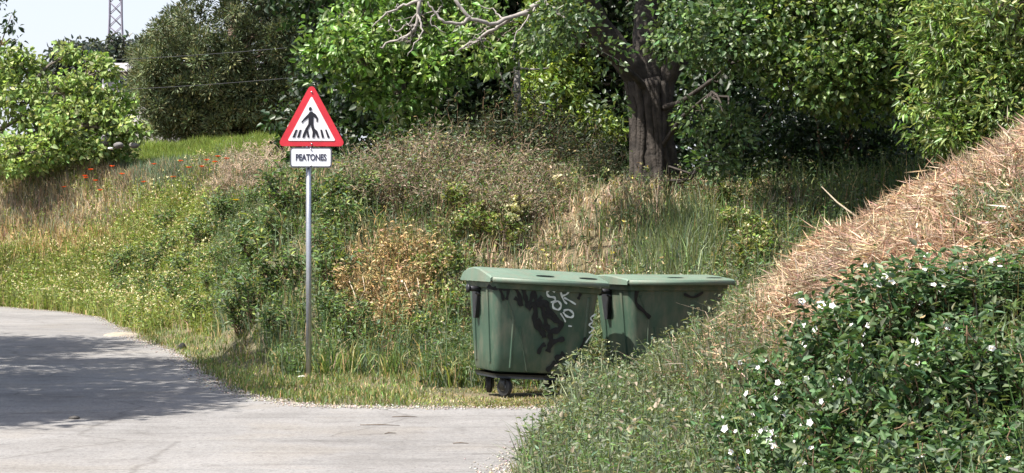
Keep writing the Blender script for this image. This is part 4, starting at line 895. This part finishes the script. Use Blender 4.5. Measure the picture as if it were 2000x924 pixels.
for u, v in [(880, 480), (930, 470), (980, 490), (900, 430), (1440, 470), (1480, 500), (1420, 430), (1460, 540)]:
    at('olive', 'leafy_weed', 'weed', 'weeds behind the containers', 'olive green leafy weed growing behind the two containers', u, v, rng.uniform(.7, 1.0), variants=2)
for u, v, lab in [(705, 640, 'pale bare stick slanting out of the golden weeds on the side nearest the sign'), (812, 640, 'pale forked stick standing out of the weeds beside the scrawled container')]:
    p_ = hit(u, v); r = empty('dry_stick', p_, 0, lab, 'stick'); t_ = MB(); L_ = .55
    t_.tube([(0, 0, -.03), (-.03, -.02, L_ * .5), (-.14, -.03, L_)], [.009, .008, .004], 5, (.5, .42, .33)); t_.tube([(-.03, -.02, L_ * .5), (.05, -.03, L_ * .8), (.02, 0, L_ * 1.1)], [.007, .005, .003], 5, (.5, .42, .33)); t_.build('twig', M_TWIG, r, True)
# brambles and grey shrubs under the trees
for u, v, s in [(760, 365, .9), (830, 365, 1.0), (910, 370, 1.0), (980, 385, .95), (1060, 395, .8), (880, 415, .95), (960, 430, .9), (790, 420, .85), (1020, 435, .8), (720, 400, .75)]:
    at('bramble', 'bramble_thicket', 'bramble', 'dry brambles on the bank top', 'tangled brown dry bramble with grey green leaves on the bank top', u, v, s, d0=24, variants=3, R_=.9, Hh=.80, nst=34, nleaf=1150, L=.06, W=.028, pal=[GG, OL, GG, (.20, .17, .12), GT, GR], bark=(.24, .18, .13), twiggy=6)
for u, v, s in [(720, 335, .8), (500, 345, 1.0), (540, 335, 1.1), (560, 370, .9), (465, 360, .8), (520, 390, .7), (440, 385, .7)]:
    at('scrub', 'dry_scrub', 'scrub', 'dry scrub beside the sign', 'pale brown dry scrub on the bank top beside the triangular sign', u, v, s, d0=24, variants=2, R_=.8, Hh=.8, nst=40, nleaf=420, L=.06, W=.022, pal=[(.40, .31, .24), (.44, .30, .22), ST, GG], bark=(.44, .34, .26), twiggy=5, leafm=M_DRY)
for x, y, s in [(-.7, 31.2, 1.0), (.2, 31.6, 1.15), (1.0, 31, .95), (-1.6, 31.8, .85), (.6, 32.6, 1.2), (-.2, 33, 1.2), (1.35, 29.8, .6)]:
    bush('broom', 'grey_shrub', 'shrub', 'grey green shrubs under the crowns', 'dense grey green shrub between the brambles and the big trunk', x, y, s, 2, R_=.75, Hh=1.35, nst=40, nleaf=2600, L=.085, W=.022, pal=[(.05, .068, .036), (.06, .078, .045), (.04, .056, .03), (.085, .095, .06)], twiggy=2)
for u, v in [(1330, 395), (1400, 400), (1470, 410), (1530, 400), (1240, 395)]:
    at('grey_weed', 'grey_weed', 'weed', 'grey weeds under the big tree', 'grey green straggly weed in the shade under the big tree', u, v, .9, 24, 2, R_=.4, Hh=.6, nst=18, nleaf=300, L=.06, W=.022, pal=[GG, OL, BG, GT])
# cream flowered plants
for u, v, lab in [(1075, 405, 'cream flowered stem standing highest beside the brambles'), (1000, 455, 'cream flowered plant behind the first container, left one'), (1040, 448, 'cream flowered plant just below the highest flower stem'), (985, 470, 'lowest cream flowered plant close above the container lid')]:
    at('cream', 'flowering_plant', 'plant', 'cream flowered plants', lab, u, v, .95, 22, 1, R_=.16, Hh=.5, nst=7, nleaf=110, L=.06, W=.025, pal=[OL, GG], heads=([CR, (.8, .78, .5)], 12, .075))
# tufts at the foot of the bank
for u, v, lab in [(770, 735, 'long bladed green grass tuft left of the container wheels'), (840, 745, 'wide green grass tuft against the left end of the container'), (890, 755, 'small green grass tuft beside the left castor'), (690, 730, 'blue green grass tuft between the post and the container'), (640, 735, 'thin grass tuft just right of the post foot'), (560, 730, 'thin grass tuft just left of the post foot')]:
    p_ = hit(u, v); r = empty('grass_tuft', p_, 0, lab, 'grass tuft', 'grass tufts at the foot of the bank'); f_ = MB(); n_ = 130
    q = np.zeros((n_, 3)); q[:, :2] = rng.normal(0, .07, (n_, 2)); f_.blades(q, sc(n_, .2, .5), .014, rl(n_, 1.0), pick([GR, (.09, .15, .04), BG, YG, ST], n_)); f_.build('blades', M_WEED, r)
# tall pale weeds in front of the containers
for u, v in [(1215, 690), (1240, 680), (1265, 670), (1290, 672), (1315, 660), (1340, 665), (1365, 650), (1180, 720), (1205, 715), (1235, 705), (1275, 695), (1305, 690), (1130, 790), (1150, 760), (1180, 770), (1210, 740), (1240, 760), (1265, 720), (1290, 750), (1310, 700), (1340, 720), (1370, 690), (1395, 690), (1200, 800), (1160, 830), (1250, 820), (1120, 850), (1100, 890), (1330, 780), (1280, 800)]:
    at('mugwort', 'tall_weed', 'weed', 'pale weeds in front of the containers', 'tall pale grey green weed standing in front of the containers', u, v, rng.uniform(1.05, 1.3) if v < 725 else rng.uniform(.8, 1.15), 9, 3, R_=.24, Hh=.66, nst=10, nleaf=330, L=.055, W=.02, pal=[GG, (.18, .21, .13), OL, BG], bark=(.24, .26, .15), heads=([GG, GG, CR, GT], 4, .022))
# fallen stick and dry bramble leaves by the mound
q = np.array([W3(1605, 365, 20), W3(1635, 395, 19.6), W3(1675, 425, 19.3)]); o_ = MB().tube(q - q[0], [.005, .008, .009], 6, (.30, .24, .17)).build('dry_stick', M_TWIG); o_.location = q[0]; tag(o_, 'bare dry stick leaning out of the straw mound towards the hollow', 'stick')
for u, v, lab in [(1715, 400, 'tall clump of dry docks on the mound edge against the dark hollow'), (1680, 415, 'low clump of pale dry docks on the mound edge')]:
    at('dock', 'dry_plant', 'plant', 'dry docks on the mound edge', lab, u, v, .8, 12, 2, R_=.18, Hh=.36, nst=8, nleaf=120, L=.10, W=.05, pal=[ST, GT, (.5, .4, .24), OL], leafm=M_DRY)
# flowering bushes on the right
fl = MB()
for k in range(5):
    a = k / 5 * 2 * np.pi + rng.normal(0, .1, 3); D = np.array([[math.cos(a[0]), math.sin(a[0]), .35]]); fl.leaves(np.zeros((1, 3)), D, np.array([[0, 0, 1.]]), .036, .036, np.array([[.88, .87, .86]]), .08, .05)
fl.leaves(np.full((4, 3), [0, 0, .006]), rdir(4) + np.array([0, 0, .6]), rdir(4), .012, .01, pick([(.7, .5, .05)], 4, .1, .02))
FLM = fl.mesh('flower', M_PETAL)
for k, (u, d, hz_, s, nf, lab) in enumerate([
        (1640, 12.2, 1.18, 1.0, 24, 'white flowered dark bush at the left shoulder of the thicket, against the straw'), (1770, 12.3, 1.08, 1.1, 18, 'white flowered dark bush at the top of the thicket below the straw mound'), (1890, 12.2, .76, 1.1, 14, 'white flowered dark bush at the upper right of the thicket'),
        (2000, 12.2, .6, 1.05, 5, 'white flowered dark bush cut by the right border, upper one'), (1540, 12.0, 1.05, .85, 28, 'white flowered bush on the sloping left side of the thicket'), (1450, 11.7, .8, .75, 24, 'small white flowered bush at the low left tip of the thicket'),
        (1700, 10.6, 1.3, 1.0, 5, 'dark bush with few flowers in the middle of the thicket, around the deepest shadow'), (1840, 10.4, 1.1, 1.0, 4, 'dark bush with few flowers in the middle right of the thicket'), (1970, 10.4, .95, 1.0, 3, 'dark bush with few flowers at the lower right border'),
        (1580, 10.3, .95, .8, 24, 'white flowered bush low at the left foot of the thicket'), (1740, 9.2, 1.0, .95, 2, 'nearest dark bush at the lower right with few flowers'), (1900, 9.2, .85, .95, 2, 'nearest dark bush in the lower right corner')]):
    X_ = (u - 1000) / F * d
    r, tips = bush('rockrose', 'flowering_bush', 'bush', 'white flowered bushes on the right', lab, X_, d, s, 4, R_=.48, Hh=.72, nst=40, nleaf=3700, L=.060, W=.027, pal=[(.05, .10, .036), (.065, .125, .043), (.085, .145, .06), (.03, .068, .026), (.17, .22, .13), (.08, .12, .04)], leafm=M_WEED, twiggy=2)
    r.scale.z = hz_
    top = tips[np.argsort(-(tips[:, 2] + rng.normal(0, .12, len(tips))))][:70]
    for q in top[rng.choice(len(top), nf, False)]:
        f_ = link(bpy.data.objects.new('flower', FLM)); f_.parent = r; f_.location = q * 1.04 + np.array([0, 0, rng.uniform(-.01, .05)]); fd_ = Vector((-.45 + rng.normal(0, .35), -.75 + rng.normal(0, .35), .55 + rng.normal(0, .3))); f_.rotation_mode = 'QUATERNION'; f_.rotation_quaternion = r.rotation_euler.to_quaternion().inverted() @ fd_.to_track_quat('Z', 'Y'); f_.scale = (rng.uniform(.38, .80),) * 3
for u, v in [(1890, 480), (1950, 460), (1990, 500), (1910, 520)]:
    at('mugwort', 'tall_weed', 'weed', 'weeds on the mound', 'grey green weed growing out of the straw on the mound', u, v, rng.uniform(.6, .8), 9, 3)
# poppies
def poppy(u, v, lab, col):
    p_ = hit(u, v, 18); r = empty('poppy', p_, 0, lab, 'flower', 'poppies on the bank'); s = MB()
    tp = np.array([rng.normal(0, .06), rng.normal(0, .06), rng.uniform(.5, .68)]); s.tube([(0, 0, -.02), tp * [.4, .4, .6], tp], [.005, .004, .003], 4, (.10, .14, .05)); s.build('stem', M_WEED, r)
    f_ = MB(); n_ = 6; a = np.arange(n_) / n_ * 6.28; f_.leaves(np.repeat(tp[None], n_, 0), np.stack([np.cos(a), np.sin(a), np.full(n_, .6)], 1), np.array([[0, 0, 1.]]) + rdir(n_) * .2, .075, .085, pick([col], n_, .12, .03)); f_.build('petals', M_PETAL, r)
for u, v in [(172, 395), (178, 388), (182, 398), (168, 405)]: poppy(u, v, 'orange red poppy in the tight group low on the left bank', (.75, .13, .03))
for u, v in [(410, 372), (420, 368), (428, 376), (402, 380), (250, 385), (300, 378), (130, 410), (225, 372), (350, 362), (330, 395), (200, 420), (375, 385), (440, 362), (280, 405)]: poppy(u, v, 'orange red poppy scattered high on the bank towards the sign', (.75, .15, .04))
poppy(450, 460, 'single yellow flower among the shaded green weeds', (.75, .55, .03))

# ------------------------------------------------------------------ small things along the road
def lump(name, label, cat, p_, r3, col, seed=0, flat=.0, mat_=None, group=None):
    import bmesh
    bm = bmesh.new(); bmesh.ops.create_icosphere(bm, subdivisions=3, radius=1)
    v = np.array([q.co[:] for q in bm.verts]); f = np.array([[q.index for q in fa.verts] for fa in bm.faces]); bm.free()
    v = v * (1 + .16 * vnoise(v[:, 0] * 2 + v[:, 2], v[:, 1] * 2 + seed, 1.0, seed)[:, None]) * np.array(r3)
    o_ = MB().add(v, None, f, col).build(name, mat_ or M_ROCK, None, True); o_.location = p_; return tag(o_, label, cat, group)
p_ = hit(236, 656); lump('sand_heap', 'pale sandy heap spilling onto the road edge at the bend', 'sand heap', (p_[0], p_[1], -.03), (.30, .5, .08), (.30, .26, .20), 2)
p_ = hit(355, 682); lump('dark_stone', 'small black stone at the grass edge by the road bend', 'stone', (p_[0], p_[1], .02), (.06, .05, .07), (.02, .02, .02), 3)
p_ = hit(145, 822); lump('clod', 'dark clod lying alone on the shaded road', 'clod', (p_[0], p_[1], .012), (.045, .04, .02), (.06, .055, .05), 4)
for k, (u, v, a, l_, lab) in enumerate([(790, 819, 4, .22, 'short dark twig lying on the road nearest the verge, below the sign'), (742, 836, -6, .34, 'longest dark twig lying on the road below the sign'), (762, 852, 30, .10, 'tiny dark twig below the longest one on the road'), (900, 872, 3, .12, 'small dark twig lying alone near the middle of the road')]):
    p_ = hit(u, v); a = R(a); q = np.array([(-l_ / 2, 0, 0), (0, .03, .002), (l_ / 2, -.01, 0)]); o_ = MB().tube(q, [.003, .005, .002], 5, (.12, .095, .075)).build('twig', M_TWIG); o_.location = (p_[0], p_[1], .009); o_.rotation_euler.z = a; tag(o_, lab, 'twig', 'twigs on the road')
p_ = hit(590, 743); o_ = MB().add([(-.05, -.03, 0), (.04, -.03, .008), (.05, .02, .012), (-.01, .03, .02), (-.05, .02, .008), (0, -.01, .018)], None, [[0, 1, 5], [1, 2, 5], [2, 3, 5], [3, 4, 5], [4, 0, 5]], (.48, .46, .40)).build('paper_scrap', M_PLAS); o_.location = p_ + np.array([0, 0, .035]); tag(o_, 'crumpled white paper scrap at the foot of the sign post', 'litter')
p_ = hit(412, 640); pp = empty('drain_pipe', p_ + np.array([0, -.12, .10]), R(20), 'black plastic pipe end poking out of the shaded weeds', 'pipe')
a = np.linspace(0, 2 * np.pi, 18, endpoint=False); mbp = MB()
for r0, r1 in ((.085, .070),):
    ro = np.stack([r0 * np.cos(a), np.zeros(18), r0 * np.sin(a)], 1); ri = np.stack([r1 * np.cos(a), np.zeros(18), r1 * np.sin(a)], 1); bk_ = np.array([0, .6, 0]); jj = np.arange(18); jn = (jj + 1) % 18
    mbp.add(np.concatenate([ro, ri, ro + bk_, ri + bk_]), np.concatenate([np.stack([jj, jn, 18 + jn, 18 + jj], 1), np.stack([jj, 36 + jj, 36 + jn, jn], 1), np.stack([18 + jj, 18 + jn, 54 + jn, 54 + jj], 1)]), col=(.015, .016, .017))
mbp.build('pipe_wall', M_BLACK, pp, True)
for k, (u, v, d, r3, c_, lab) in enumerate([(205, 275, 49.6, (.12, .14, .13), (.13, .12, .13), 'dark grey boulder at the left of the rubble under the fig'), (213, 262, 49.8, (.08, .06, .035), (.6, .6, .62), 'white broken slab on top of the rubble under the fig'), (232, 284, 49.4, (.12, .12, .08), (.14, .13, .13), 'broad grey boulder in the rubble under the fig'), (262, 284, 49.6, (.13, .12, .07), (.17, .155, .15), 'brownish grey boulder at the right of the rubble beside the pine shade'), (216, 290, 49.3, (.07, .06, .03), (.6, .6, .6), 'small white stone at the front of the rubble')]):
    p_ = W3(u, v, d); gz = ground(p_[0], d); lump('rubble_stone', lab, 'stone', (p_[0], d, max(gz + r3[2] * .3, p_[2])), r3, c_, k + 5, group='rubble under the fig')
